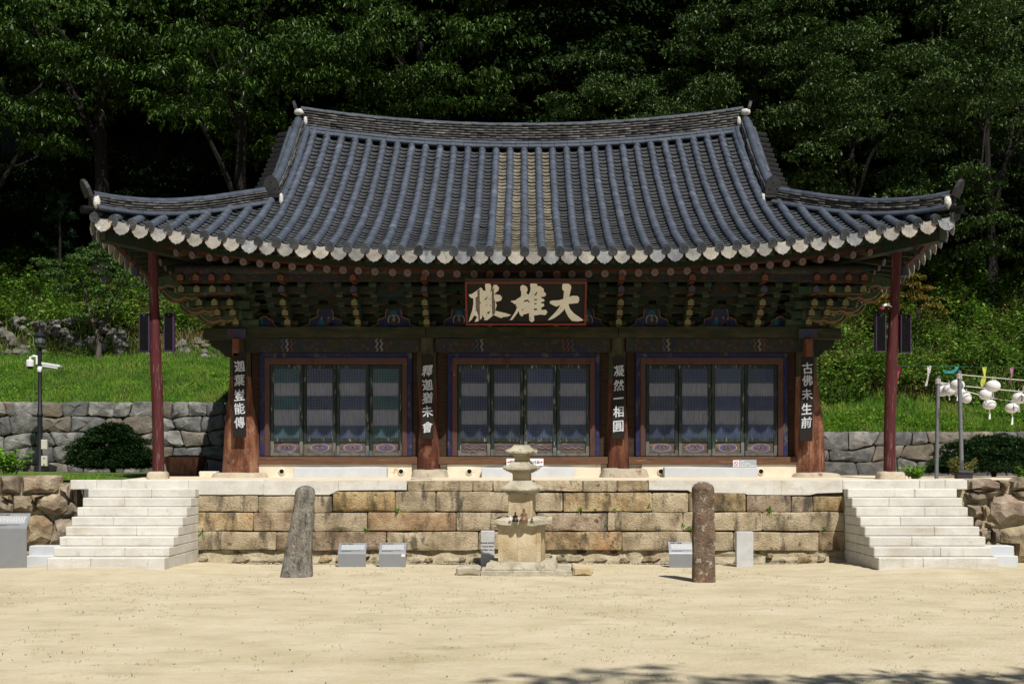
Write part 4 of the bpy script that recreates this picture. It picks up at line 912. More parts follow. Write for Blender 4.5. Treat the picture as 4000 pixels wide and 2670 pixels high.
for bi, cx in enumerate((-4.09, .03, 4.16)):
    ow = 1.67; iw = 1.45
    for s in (-1, 1):
        b = MB(); b.bbox(*sorted((cx + s * ow, cx + s * (ow - .10))), 2.66, 2.8, 2.12, 4.39, .006); b.build('blue_frame', m_blue, hall)
        b = MB(); b.bbox(*sorted((cx + s * (ow - .102), cx + s * (iw + .005))), 2.64, 2.8, 2.12, 4.27, .006); b.build('door_frame', m_frame, hall)
        e = {(-4.09, -1): -5.95, (-4.09, 1): -2.3, (.03, -1): -1.87, (.03, 1): 1.9, (4.16, -1): 2.3, (4.16, 1): 6.0}[(cx, s)]
        b = MB(); b.box(*sorted((cx + s * (ow + .005), e)), 2.74, 2.86, 2.12, 4.4); b.build('side_board', m_wood, hall)
    b = MB(); b.bbox(cx - ow, cx + ow, 2.655, 2.8, 4.285, 4.392, .006); b.build('blue_frame', m_blue, hall)
    b = MB(); b.bbox(cx - ow + .102, cx + ow - .102, 2.635, 2.8, 4.135, 4.282, .006); b.build('door_frame', m_frame, hall)
    lw = 2 * iw / 4
    for li in range(4):
        x0 = cx - iw + lw * li + .006; x1 = x0 + lw - .012; st = .075; y0, y1 = 2.68, 2.75; zb, zt_ = 2.125, 4.128
        wz = 2.36 + rnd.uniform(-.12, .10); wz2 = 2.36 + rnd.uniform(-.12, .10)  # top of the painted pale band, set near the eave shadow edge
        b = MB(); b.bbox(x0, x0 + st, y0, y1, wz, zt_, .005); b.bbox(x1 - st, x1, y0, y1, wz2, zt_, .005)
        for za, zc in ((2.44, 2.525), (zt_ - .085, zt_)): b.bbox(x0 + st, x1 - st, y0 + .003, y1, za, zc, .005)
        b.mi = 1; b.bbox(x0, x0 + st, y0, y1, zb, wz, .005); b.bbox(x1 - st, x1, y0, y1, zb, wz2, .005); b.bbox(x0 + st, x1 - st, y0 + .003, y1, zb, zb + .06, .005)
        b.mi = 0; lf = b.build('door_leaf', [m_stile, m_worn_sunlit], hall)
        b = MB(); b.box(x0 + st, x1 - st, 2.725, 2.735, 2.525, zt_ - .08); b.build('door_paper', m_paper, lf)
        xa, xb, za, zc = x0 + st, x1 - st, 2.525, zt_ - .085; n = 16; v = MB(); H = zc - za
        bands = [(0, .185), (.40, .595), (.795, 1.0)] if bi else [(0, .17), (.41, .60), (.80, 1.0)]
        b = MB()
        for i in range(1, n): xx = xa + (xb - xa) * i / n; b.box(xx - .0055, xx + .0055, 2.70, 2.724, za, zc)
        tag(b.build('lattice_bars', m_bar, lf), kind='stuff')
        b = MB()
        for f0, f1 in bands:
            m = max(4, round((f1 - f0) * H / .036))
            for i in range(m + 1): z = za + H * (f0 + (f1 - f0) * i / m); b.box(xa, xb, 2.696, 2.7085, z - .0055, z + .0055)
            for i in range(1, n): xx = xa + (xb - xa) * i / n; b.box(xx - .0065, xx + .0065, 2.6945, 2.6985, za + H * f0, za + H * f1)
        tag(b.build('lattice_grid', m_lat if not (bi == 0 and li in (0, 3)) else mat('lattice_teal', [(.02, .06, .075), (.03, .085, .10)], 3, .75), lf), kind='stuff')
        b = MB(); b.box(x0 + st, x1 - st, 2.715, 2.74, zb + .06, 2.44); sk = b.build('skirt_panel', m_skirt, lf)
        px_, pz_ = (x0 + x1) / 2, zb + .185; b = MB()
        if bi != 1:
            for rr, mi in ((.21, 0), (.185, 1), (.125, 2)): pdisc(b, rr, 2.7145 - .0015 * (3 - mi) * 0 - .001 * (mi + 1), 22, (px_, pz_), mi, .46)
            for s in (-1, 1): b.mi = 0; b.tube([(px_ + s * .05 * math.cos(q), 2.708, pz_ - .01 + .03 * math.sin(q)) for q in np.linspace(-.5, 3.6, 9)], .008, 5)
        else:
            for j in range(7):
                b.mi = j % 3; z = pz_ - .09 + .028 * j
                pts = [(px_ - .22 + .44 * q / 10, 2.712, z + .014 * math.sin(q * 1.9 + j * 2)) for q in range(11)]
                if j > 4: pts = pts[:3] + pts[-3:]; pts = pts[:3]
                b.tube(pts, .007, 4)
        b.build('painted_scroll', [m_pink, mat('scroll_blue', [(.04, .042, .16), (.075, .078, .22)], 6, .8, spots=[((.15, .115, .09), 14, .50, .08)]), m_skirt], sk)
    b = MB()
    for s in (-1, 1): b.tube([(cx + s * .03 + .022 * math.cos(a), 2.67, 3.3 + .022 * math.sin(a)) for a in np.linspace(0, 6.28, 11)], .005, 5)
    b.build('door_ring', m_dark, hall)
for x0, x1, dz in ((-4.94, -2.93, 0), (-.88, 1.13, 0), (3.07, 5.09, 0)):
    block('threshold_step', x0, x1, 2.2, 2.55, 1.62, 1.875, m_gran2, hall, .01)
# ---------------- corner props
def prop(pts, bx, by, hw):
    b = MB(); b.tube([(x, y, z) for z, x, y, r in pts], [r for *_, r in pts], 18); b.build('corner_prop', m_red, hall, smooth=True)
    base_stone(bx, by, hw, .24, 1.6, 1.79, bx)
prop([(1.77, -7.59, 1.3, .120), (2.6, -7.595, 1.3, .118), (3.6, -7.62, 1.3, .116), (4.1, -7.645, 1.3, .122), (4.7, -7.66, 1.3, .108), (5.6, -7.69, 1.3, .098), (6.6, -7.72, 1.3, .095)], -7.6, 1.3, .21)
prop([(1.77, 7.66, 1.3, .122), (2.6, 7.665, 1.3, .12), (3.6, 7.69, 1.3, .122), (4.7, 7.74, 1.3, .112), (5.6, 7.78, 1.3, .10), (6.6, 7.82, 1.3, .098)], 7.68, 1.3, .28)

# ================================================================ boards with writing
m_ink = mat('black_board', [(.004, .0035, .003), (.009, .008, .007)], 6, .7, .3, 40)
m_cream = mat('cream_letter', [(.66, .62, .52), (.78, .74, .64)], 5, .85, .3, 50, spots=[((.28, .25, .2), 14, .62, .07, (1, 1, 1), .7)])
m_white = mat('white_letter', [(.36, .38, .42), (.55, .57, .60)], 14, .85, .3, 50)
m_rail = flat('board_red', (.15, .022, .014), .7, .25)
nb = thing('name_board', (.07, 1.5, 4.9), 'black name board with three large cream characters in a red frame under the eaves', 'name board')
TB = Matrix.Translation((0, 0, 0))
x0, x1 = PX(1818, 26.0), PX(2291, 26.0); zb_, zt_ = 4.88, 5.72
def bp(u, v, o=0.0):
    """board coordinates (crop px of the board) to the tilted board plane, o = proud of it"""
    x = x0 + (u - 75) / (2210 - 75) * (x1 - x0); f = (v - 150) / (850 - 150); z = zt_ + (zb_ - zt_) * f
    return (x, 1.20 + .42 * f - o, z)
b = MB(); b.loft([[bp(95, 170, 0), bp(2195, 170, 0), bp(2195, 170, -.04), bp(95, 170, -.04)], [bp(95, 835, 0), bp(2195, 835, 0), bp(2195, 835, -.04), bp(95, 835, -.04)]]); bd = b.build('board', m_ink, nb)
for (u0, v0, u1, v1) in ((75, 150, 2210, 172), (75, 825, 2210, 850), (75, 172, 108, 825), (2178, 172, 2210, 825)):
    b = MB(); b.loft([[bp(u0, v0, .035), bp(u1, v0, .035), bp(u1, v0, -.05), bp(u0, v0, -.05)], [bp(u0, v1, .035), bp(u1, v1, .035), bp(u1, v1, -.05), bp(u0, v1, -.05)]]); b.build('frame', m_rail, nb)
b = MB(); b.loft([[bp(75, 95, .05), bp(2210, 95, .05), bp(2210, 95, -.05), bp(75, 95, -.05)], [bp(75, 148, .05), bp(2210, 148, .05), bp(2210, 148, -.05), bp(75, 148, -.05)]]); b.build('top_rail', flat('board_rail', (.02, .016, .015)), nb)
GA = [(1778, 190), (1800, 172), (1880, 170), (1925, 195), (1937, 235), (1925, 280), (1905, 385), (1950, 368), (2040, 368), (2078, 395), (2080, 445), (2060, 485), (2000, 492), (1890, 500), (1920, 580), (1990, 655), (2080, 710), (2168, 770), (2130, 778), (2060, 788), (1960, 780), (1900, 720), (1850, 640), (1825, 575), (1805, 610), (1740, 670), (1640, 735), (1560, 765), (1533, 765), (1560, 735), (1650, 650), (1720, 570), (1752, 515), (1680, 545), (1600, 512), (1562, 490), (1565, 455), (1600, 445), (1720, 440), (1800, 420), (1810, 290), (1778, 265)]
GB = [(1045, 220), (1075, 192), (1120, 200), (1160, 225), (1172, 270), (1150, 325), (1190, 350), (1215, 300), (1225, 240), (1212, 190), (1225, 170), (1330, 170), (1345, 210), (1400, 215), (1460, 260), (1450, 295), (1490, 325), (1497, 355), (1470, 380), (1415, 385), (1410, 405), (1460, 425), (1472, 455), (1410, 470), (1410, 490), (1460, 495), (1465, 535), (1415, 560), (1415, 600), (1490, 595), (1522, 630), (1505, 665), (1480, 683), (1400, 675), (1285, 690), (1290, 770), (1265, 798), (1225, 795), (1200, 760), (1197, 650), (1140, 665), (1095, 675), (1085, 705), (1050, 700), (1030, 670), (1015, 620), (960, 690), (900, 765), (855, 765), (890, 720), (960, 620), (990, 540), (965, 545), (965, 520), (975, 500), (940, 505), (915, 480), (875, 465), (885, 448), (950, 445), (1000, 410), (1055, 380), (1060, 300), (1045, 280)]
GC = [(425, 190), (445, 170), (510, 168), (535, 205), (530, 270), (510, 310), (540, 290), (565, 220), (580, 190), (630, 190), (670, 235), (660, 280), (610, 320), (580, 350), (625, 345), (690, 355), (722, 395), (705, 440), (650, 460), (605, 465), (628, 520), (615, 560), (600, 610), (680, 630), (780, 650), (882, 682), (820, 708), (740, 715), (710, 733), (650, 715), (570, 680), (520, 720), (460, 765), (395, 768), (415, 745), (375, 690), (355, 670), (370, 700), (360, 735), (300, 785), (230, 800), (250, 760), (280, 710), (225, 690), (180, 760), (125, 800), (150, 720), (195, 600), (215, 500), (215, 410), (175, 400), (140, 370), (140, 345), (190, 340), (300, 270), (350, 232), (380, 255), (385, 280), (435, 290)]
HB = [[(1285, 365), (1335, 300), (1342, 315), (1320, 360)], [(1285, 430), (1340, 420), (1340, 435), (1285, 445)], [(1290, 490), (1330, 488), (1330, 505), (1290, 510)], [(1285, 578), (1340, 580), (1340, 600), (1285, 605)], [(1085, 500), (1120, 440), (1190, 430), (1170, 460), (1120, 460)], [(1195, 440), (1205, 480), (1175, 470)], [(1072, 590), (1095, 580), (1090, 605), (1078, 608)]]
HC = [[(270, 405), (310, 380), (315, 390), (275, 410)], [(410, 430), (475, 375), (450, 420), (425, 440)], [(485, 425), (525, 408), (515, 420)], [(320, 470), (345, 475), (350, 492), (325, 490)], [(440, 510), (445, 540), (452, 515)], [(505, 505), (535, 540), (525, 545), (508, 520)], [(245, 620), (260, 598), (300, 600)], [(450, 640), (515, 620), (480, 670)]]
def glyph(name, outline, holes, strips=()):
    b = MB(); n = len(outline)
    b.add([bp(u, v, .010) for u, v in outline] + [bp(u, v, .001) for u, v in outline], [tuple(range(n))] + [(j, j + n, (j + 1) % n + n, (j + 1) % n) for j in range(n)])
    me = b.mesh(name, m_cream); g = inst(name, me, nb)
    bm = bmesh.new(); bm.from_mesh(me); bmesh.ops.triangulate(bm, faces=bm.faces); bm.to_mesh(me); bm.free()
    for h in holes: b = MB(); b.add([bp(u, v, .0125) for u, v in h], [tuple(range(len(h)))]); b.build('letter_gap', m_ink, g)
    for s in strips: b = MB(); b.add([bp(u, v, .0115) for u, v in s], [tuple(range(len(s)))]); b.build('worn_strip', flat('worn_strip', (.15, .12, .105), .85, .3), g)
glyph('character', GA, []); glyph('character', GB, HB)
glyph('character', GC, HC, [[(290, 285), (330, 262), (328, 770), (300, 778), (298, 700), (255, 560), (256, 400), (288, 380)], [(548, 270), (580, 235), (580, 400), (600, 470), (600, 620), (595, 660), (545, 690), (540, 400)]])

m_jb = mat('couplet_board', [(.007, .005, .004), (.017, .011, .008)], 5, .7, .4, 40, stretch=(3, 1, .4), spots=[((.07, .045, .03), 6, .66, .06, (4, 1, .3), .6)])
def couplet(label, xl, xr, yt, yb, txt, ys, D, lean=0.0):
    x = PX((xl + xr) / 2, D); hw = PX(xr, D) - x; za, zb = PZ(yb, D), PZ(yt, D); y = YD(D)
    t = thing('couplet_board', (x, y, za), label, 'hanging board', 'hanging boards on the columns')
    T = Matrix.Translation((x, y, (za + zb) / 2)) @ Matrix.Rotation(-lean, 4, 'Y')
    h = (zb - za) / 2
    b = MB(); b.T = T; b.bbox(-hw, hw, 0, .03, -h, h, .006); b.build('board', m_jb, t)
    for ch, py in zip(txt, ys):
        V, F = text_polys(ch, .30, 0); s = random.Random(ord(ch)); sh = s.uniform(-.12, .12)
        if not V: continue
        zc = PZ(py, D) - (za + zb) / 2; ww = max(v[0] for v in V) - min(v[0] for v in V); hh = max(v[1] for v in V) - min(v[1] for v in V)
        kx = min(1.15, .215 / max(ww, .05)); kz = min(1.0, .235 / max(hh, .06))
        b = MB(); b.T = T
        for q, (ox, oz) in enumerate(((-.0055, 0), (.0055, 0), (0, -.0045), (0, .0045), (0, 0))):
          pts = []
          for u, v in V:
            u = u * kx + ox; v = v * kz + oz; nx_ = noise.noise((u * 11, v * 11, ord(ch) % 17)) * .006; nz_ = noise.noise((u * 11, v * 11, 9 + ord(ch) % 13)) * .006
            pts.append((u + sh * v + nx_, -.003 - .0008 * q, zc + v + u * .10 + nz_))
          b.add(pts, F)
        o = b.build('character', m_white, t)
couplet('black board with white characters on the left corner column', 910, 961, 1378, 1706, '迦葉豈能傳', (1429, 1484, 1542, 1595, 1649), 26.82)
couplet('black board with white characters on the column left of the middle bay', 1646, 1693, 1386, 1714, '釋迦猶未會', (1447, 1502, 1553, 1606, 1667), 26.97)
couplet('black board with white characters on the column right of the middle bay', 2392, 2441, 1394, 1714, '凝然一相圓', (1448, 1504, 1555, 1607, 1664), 26.97, -.01)
couplet('black board with white characters on the right corner column', 3127, 3177, 1394, 1722, '古佛未生前', (1437, 1485, 1539, 1596, 1649), 26.86, -.022)

def lettering(b, txt, size, c, bold=0.0, yoff=0.0):
    V, F = text_polys(txt, size, bold); b.add([(c[0] + u, c[1] + yoff, c[2] + v) for u, v in V], F)
m_sw = flat('sign_white', (.72, .72, .72), .5, .04); m_sk = flat('sign_black', (.02, .02, .022), .5); m_sr = flat('sign_red', (.55, .03, .05), .5); m_sg = flat('sign_grey', (.32, .34, .36), .5, .06)
D = 27.08; t = thing('notice_plate', (PX(2050, D), 2.5, 1.96), 'white notice with red arrows on the sill behind the pagoda', 'sign')
xa, xb, za, zb = PX(1978, D), PX(2123, D), PZ(1818, D), PZ(1790, D); b = MB(); b.bbox(xa, xb, 2.50, 2.515, za, zb, .003); b.build('plate', m_sw, t)
b = MB(); lettering(b, '옆문', .085, (xa + .145, 2.497, (za + zb) / 2), .002); b.build('lettering', m_sk, t)
b = MB(); lettering(b, '주십시요', .085, (xb - .235, 2.497, (za + zb) / 2), .002); b.build('lettering', m_sk, t)
for x, s in ((xa + .05, -1), (xb - .05, 1)):
    b = MB(); z = (za + zb) / 2; b.add([(x + s * p, 2.497, z + q) for p, q in ((-.035, -.008), (.0, -.008), (.0, -.024), (.04, 0), (.0, .024), (.0, .008), (-.035, .008))], [tuple(range(7))]); b.build('arrow', m_sr, t)
D = 26.9; t = thing('fire_notice', (PX(2910, D), 2.3, 1.875), 'grey notice with a crossed-out red circle on the right granite step', 'sign')
xa, xb, za, zb = PX(2863, D), PX(2956, D), 1.877, 1.877 + .165; b = MB(); b.bbox(xa, xb, 2.32, 2.335, za, zb, .003); b.build('plate', m_sg, t)
b = MB(); b.box(xa + .01, xa + .13, 2.316, 2.3195, za + .02, zb - .015); pl = b.build('pictogram', m_sw, t)
b = MB(); cz = (za + zb) / 2; b.tube([(xa + .07 + .042 * math.cos(a), 2.313, cz + .042 * math.sin(a)) for a in np.linspace(0, 6.283, 17)], .006, 4); b.tube([(xa + .04, 2.313, cz + .03), (xa + .10, 2.313, cz - .03)], .005, 4); b.build('red_circle', m_sr, t)
for i, s in enumerate(('소중한', '우리의 문화재', '화재로부터 보호합시다')):
    V, F = text_polys(s, .04, .001); wd = max(v[0] for v in V); b = MB(); b.add([(xa + .145 + (u + wd), 2.3165, zb - .035 - .048 * i + v) for u, v in V if True], F); b.build('lettering', m_sw, t)

# ================================================================ stone pagoda and the figures on it
m_pag = mat('pagoda_stone', [(.34, .255, .14), (.47, .38, .24), (.54, .47, .34)], 2.6, .9, .8, 40, rand=.06, bdist=.02, spots=[((.42, .22, .09), 2, .57, .15, (1, 1, .6), .6), ((.17, .14, .09), 4, .6, .1, (2, 2, .6), .8), ((.55, .54, .50), 7, .6, .1, (1, 1, 1), .6)])
m_pagr = mat('pagoda_roof_stone', [(.25, .23, .18), (.40, .36, .27), (.48, .44, .35)], 4, .9, 1.0, 32, rand=.08, bdist=.025, spots=[((.12, .11, .08), 5, .57, .1, (1, 1, .7), .8), ((.58, .57, .54), 8, .62, .07, (1, 1, 1), .6)])
DP = 22.5; YP = YD(DP); u_ = .3826 * DP / FPX
def pgx(x): return PX(1700 + .3826 * x, DP)
def pgz(y): return PZ(1700 + .3826 * y, DP)
pag = thing('stone_pagoda', (0, YP, 0), 'small weathered three-storey stone pagoda standing in front of the hall', 'pagoda')
RZ = R(-7)
def pbox(name, xa, xb, ya, yb, mt, deep=None, rz=RZ, jag=.0, taper=0, par=None):
    cx = (pgx(xa) + pgx(xb)) / 2; hw = (pgx(xb) - pgx(xa)) / 2; z0, z1 = pgz(yb), pgz(ya); b = MB(); hw /= (math.cos(rz) + abs(math.sin(rz)) * .8)
    n = 7; ring = []
    for a, c in ((-1, -1), (1, -1), (1, 1), (-1, 1)):
        d = {(-1, -1): (2, 0), (1, -1): (0, 2), (1, 1): (-2, 0), (-1, 1): (0, -2)}[(a, c)]
        for k in range(n): ring.append((a + d[0] * k / n, c + d[1] * k / n))
    co, si = math.cos(rz), math.sin(rz); rings = []
    for f, zz in ((.985, z0), (1, z0 + .012), (1 - taper, z1 - .012), (.985 - taper, z1)):
        rr = []
        for x, y in ring:
            q = 1 + jag * noise.noise((x * 2.3, y * 2.3, z0 * 5)); X, Y = x * hw * f * q, y * (deep or hw) * f * q
            rr.append((cx + X * co - Y * si, YP + X * si + Y * co, zz + (jag * .25 * noise.noise((x * 3, y * 3, 4 + zz)) if jag else 0)))
        rings.append(rr)
    b.loft(rings); return b.build(name, mt, par or pag, smooth=True, ang=30)
pbox('plinth_slab', 480, 1380, 1345, 1432, m_gran2 if False else m_pagr, deep=.72, rz=0, jag=.05)
b = stone_mesh([(pgx(228), -.02), (pgx(478), -.02), (pgx(470), .10), (pgx(440), .135), (pgx(300), .14), (pgx(232), .11)], YP - .62, .55, .02, .02); b.build('plinth_side_stone', m_pagr, pag, smooth=True)
b = stone_mesh([(pgx(1384), -.02), (pgx(1580), -.02), (pgx(1584), .09), (pgx(1560), .125), (pgx(1390), .13)], YP - .66, .4, .02, .02); b.build('plinth_side_stone', m_pag, pag, smooth=True)
b = stone_mesh([(pgx(1390), .0), (pgx(1610), .0), (pgx(1612), .11), (pgx(1400), .14)], YP - .2, .4, .02, .02); b.build('plinth_side_stone', m_pag, pag, smooth=True)
pbox('lower_base', 525, 1255, 1272, 1347, m_pagr, rz=R(-3), jag=.06, taper=.05)
bd1 = pbox('lower_body', 652, 1122, 932, 1274, m_pag)
co, si = math.cos(RZ), math.sin(RZ)
def onface(cx, hw, u, z, o):
    """a point on the front face of a turned block"""
    hwr = hw; X, Y = u * hwr, -hwr - o; return (cx + X * co - Y * si, YP + X * si + Y * co, z)
def pilasters(body, xa, xb, ya, yb):
    cx = (pgx(xa) + pgx(xb)) / 2; hw = (pgx(xb) - pgx(xa)) / 2 / (co + abs(si) * .8); z0, z1 = pgz(yb) + .01, pgz(ya) - .01
    for u0, u1 in ((-1, -.80), (-.08, .08), (.80, 1)):
        if u0 == -.08 and yb - ya < 300: continue
        b = MB(); f = [onface(cx, hw, u, z, o) for o in (-.01, .007) for u, z in ((u0 * .998, z0), (u1 * .998, z0), (u1 * .998, z1), (u0 * .998, z1))]
        b.add(f, [(0, 1, 2, 3), (4, 5, 6, 7), (0, 1, 5, 4), (1, 2, 6, 5), (2, 3, 7, 6), (3, 0, 4, 7)]); b.build('pilaster', m_pag, body)
pilasters(bd1, 652, 1122, 932, 1274)
def roofstone(name, xa, xb, yt, ye_, yu, yb, xt0, xt1, xb0, xb1, jag=.05, tiers=4):
    cx = (pgx(xa) + pgx(xb)) / 2; hw = (pgx(xb) - pgx(xa)) / 2 / (co + abs(si) * .75); tw = (pgx(xt1) - pgx(xt0)) / 2; bw = (pgx(xb1) - pgx(xb0)) / 2; n = 10; ring = []
    for a, c, d in ((-1, -1, (2, 0)), (1, -1, (0, 2)), (1, 1, (-2, 0)), (-1, 1, (0, -2))):
        for k in range(n): ring.append((a + d[0] * k / n, c + d[1] * k / n))
    zt, ze, zu, zb = pgz(yt), pgz(ye_), pgz(yu), pgz(yb)
    lev = []
    for i in range(tiers): 
        f = i / tiers; rr = bw + (hw * .86 - bw) * (i / max(1, tiers - 1)); z = zb + (zu - zb) * f; lev += [(rr, z, 0), (rr, z + (zu - zb) / tiers * .98, 0)]
    lev += [(hw, zu + .004, 1), (hw, ze, 1), (tw + (hw - tw) * .62, ze + (zt - ze) * .22, .6), (tw + (hw - tw) * .28, ze + (zt - ze) * .55, .3), (tw, zt, .1)]
    rings = []
    for rr, z, cv_ in lev:
        r_ = []
        for x, y in ring:
            e = (abs(x) * abs(y)) ** 3; q = 1 + jag * noise.noise((x * 2.6, y * 2.6, xa * .01)) * cv_
            X, Y = x * rr * q, y * rr * q; r_.append((cx + X * co - Y * si, YP + X * si + Y * co, z + cv_ * (.035 * e + .5 * jag * noise.noise((x * 4, y * 4, xa * .02)) * .5)))
        rings.append(r_)
    b = MB(); b.loft(rings); return b.build(name, m_pagr, pag, smooth=True, ang=16)
roofstone('base_cap', 578, 1185, 828, 862, 905, 936, 712, 1060, 662, 1115, .10, 1)
bd2 = pbox('upper_body', 752, 1018, 596, 832, m_pag); pilasters(bd2, 752, 1018, 596, 832)
roofstone('roof_stone', 672, 1103, 458, 545, 562, 599, 782, 1000, 750, 1020, .06, 3)
pbox('storey_block', 793, 980, 389, 460, m_pag)
roofstone('roof_stone', 700, 1065, 268, 332, 352, 391, 783, 960, 800, 976, .05, 4)
pbox('storey_block', 812, 968, 210, 270, m_pag)
roofstone('roof_stone', 725, 1040, 98, 168, 186, 213, 818, 955, 818, 970, .06, 3)
def buddha(label, x, y, h, mt, wide=1.0, mt2=None):
    X, z = pgx(x), pgz(y); Y = YP - .50; s = h
    t = thing('figurine', (X, Y, z), label, 'figurine', 'figurines on the pagoda')
    b = MB(); b.lathe((X, Y, z), [(.30 * s, 0), (.31 * s, .05 * s), (.26 * s, .09 * s), (.29 * s, .14 * s)], 12); b.build('pedestal', mt2 or mt, t, smooth=True)
    b = MB(); b.lathe((X, Y, z + .13 * s), [(.30 * s * wide, 0), (.29 * s, .07 * s), (.2 * s, .16 * s), (.155 * s, .28 * s), (.18 * s, .42 * s), (.17 * s, .49 * s), (.07 * s, .54 * s), (.06 * s, .58 * s)], 12)
    for q in (-1, 1):
        b.tube([(X + q * .17 * s, Y, z + .58 * s), (X + q * .23 * s, Y - .04 * s, z + .42 * s), (X + q * .10 * s, Y - .16 * s, z + .30 * s)], [.06 * s, .055 * s, .04 * s], 7)
        b.tube([(X + q * .02 * s, Y - .2 * s, z + .19 * s), (X + q * .27 * s, Y - .10 * s, z + .19 * s)], [.06 * s, .08 * s], 7)
    b.build('body', mt, t, smooth=True)
    b = MB(); b.sphere((X, Y - .01 * s, z + .80 * s), (.085 * s, .09 * s, .115 * s), 12, 8); b.tube([(X, Y - .09 * s, z + .81 * s), (X, Y - .112 * s, z + .775 * s)], .014 * s, 5)
    for q in (-1, 1): b.sphere((X + q * .085 * s, Y, z + .78 * s), (.015 * s, .02 * s, .05 * s), 6, 4)
    b.build('head', mt, t, smooth=True)
    b = MB(); b.sphere((X, Y + .012 * s, z + .86 * s), (.09 * s, .09 * s, .075 * s), 10, 6); b.sphere((X, Y + .012 * s, z + .945 * s), (.045 * s, .045 * s, .05 * s), 8, 5); b.build('hair', m_sk if mt2 is None and label[0] != 't' else mt, t, smooth=True)
buddha('tiny white seated figurine at the left on the pagoda', 772, 846, .078, flat('fig_white', (.62, .62, .6), .5), mt2=flat('fig_white', (.62, .62, .6)))
buddha('black seated figurine on the pagoda', 820, 866, .183, flat('fig_black', (.018, .018, .018), .4))
buddha('brown wooden seated figurine, largest on the pagoda', 905, 868, .245, flat('fig_brown', (.17, .095, .05), .45))
buddha('small gold squat figurine at the right on the pagoda', 985, 864, .09, flat('fig_gold', (.14, .10, .035), .45, metal=.3), 1.1, mt2=flat('fig_gold', (.14, .10, .035)))

# ================================================================ stone posts, markers, information panels
def stone_post(label, pts, mt, seed, sq=.8):
    b = MB(); n = 28; rings = []; zz = [p[0] for p in pts]
    for z in np.linspace(zz[0], zz[-1], 40):
        x = np.interp(z, zz, [p[1] for p in pts]); r = np.interp(z, zz, [p[2] for p in pts]); y = np.interp(z, zz, [p[3] for p in pts]); top = max(0, (z - zz[-1] + .13) / .13); r *= math.sqrt(max(.04, 1 - top ** 2.2 * .92))
        rings.append([(x + r * (abs(math.cos(a)) ** .7) * math.copysign(1, math.cos(a)) * (1 + .07 * noise.noise((math.cos(a) * 2.0 + seed, math.sin(a) * 2.0, z * .5)) + .09 * noise.noise((math.cos(a) * 7, math.sin(a) * 7, z * 2.5 + seed))),
                       y + sq * r * (abs(math.sin(a)) ** .7) * math.copysign(1, math.sin(a)) * (1 + .07 * noise.noise((math.cos(a) * 2.0 + seed, math.sin(a) * 2.0, z * .5)) + .09 * noise.noise((math.cos(a) * 7, math.sin(a) * 7, z * 2.5 + seed))), z) for a in [2 * math.pi * k / n for k in range(n)]])
    b.loft(rings); return tag(b.build('stone_post', mt, smooth=True, ang=35), label, 'stone post', 'stone banner posts')
m_post1 = mat('lichened_post', [(.11, .10, .08), (.21, .195, .165), (.29, .28, .245)], 6, .9, 1.0, 24, stretch=(1.4, 1.4, .8), bdist=.05, spots=[((.12, .065, .045), 3, .55, .1, (1, 1, .6), .8), ((.40, .41, .38), 12, .60, .06, (1, 1, .6), .7), ((.03, .028, .02), 8, .55, .1, (1.8, 1.8, .7), .85)])
m_post2 = mat('brown_post', [(.075, .05, .034), (.15, .10, .065), (.21, .165, .115)], 5, .9, 1.0, 30, bdist=.04, spots=[((.36, .345, .31), 8, .575, .04, (1, 1, 1), .9), ((.27, .26, .23), 22, .58, .05, (1, 1, 1), .7), ((.05, .03, .02), 6, .58, .1, (1, 1, 1), .7), ((.26, .11, .06), 3, .58, .1, (1, 1, 1), .6)])
D = 21.8
stone_post('rugged grey stone post leaning right, in front of the left info panels', [(-.1, PX(1156, D), .29, YD(D)), (.25, PX(1162, D), .245, YD(D)), (.7, PX(1172, D), .205, YD(D)), (1.1, PX(1184, D), .19, YD(D)), (1.57, PX(1194, D), .175, YD(D))], m_post1, 3)
D = 20.7
stone_post('straight brown stone post with pale lichen spots, right of the pagoda', [(-.1, PX(2748, D), .19, YD(D)), (.6, PX(2748, D), .185, YD(D)), (1.2, PX(2747, D), .178, YD(D)), (1.65, PX(2746, D), .178, YD(D))], m_post2, 8, .8)
m_mark = mat('marker_granite', [(.40, .40, .40), (.52, .52, .52)], 5, .85, .3, 80, spots=[((.22, .22, .22), 120, .56, .05, (1, 1, 1), .6)])
def marker(label, xa, xb, yt, D, lines=()):
    x0, x1 = PX(xa, D), PX(xb, D); t = thing('marker_stone', ((x0 + x1) / 2, YD(D), 0), label, 'marker stone', 'small granite marker stones')
    b = MB(); b.bbox(x0, x1, YD(D), YD(D) + .16, -.05, PZ(yt, D), .008); b.build('slab', m_mark, t)
    for i, s in enumerate(lines):
        V, F = text_polys(s, .036, .001); b = MB(); b.add([((x0 + x1) / 2 + u * .95, YD(D) - .002, PZ(yt, D) - .235 - .066 * i + v) for u, v in V], F); b.build('lettering', m_sk, t)
marker('short grey granite marker with carved writing left of the pagoda', 1878, 1931, 2072, 24.05, ('문화재명 삼층석탑', '지정번호 제59호', '지정연월일 1985.6.15'))
marker('plain pale granite marker right of the brown post', 2877, 2943, 2075, 23.75)
m_steel = flat('brushed_grey_steel', (.25, .26, .275), .42, .05, metal=.35); m_txt = flat('panel_print', (.75, .75, .75), .6, .03); m_txt2 = flat('panel_dark_print', (.05, .05, .055), .6)
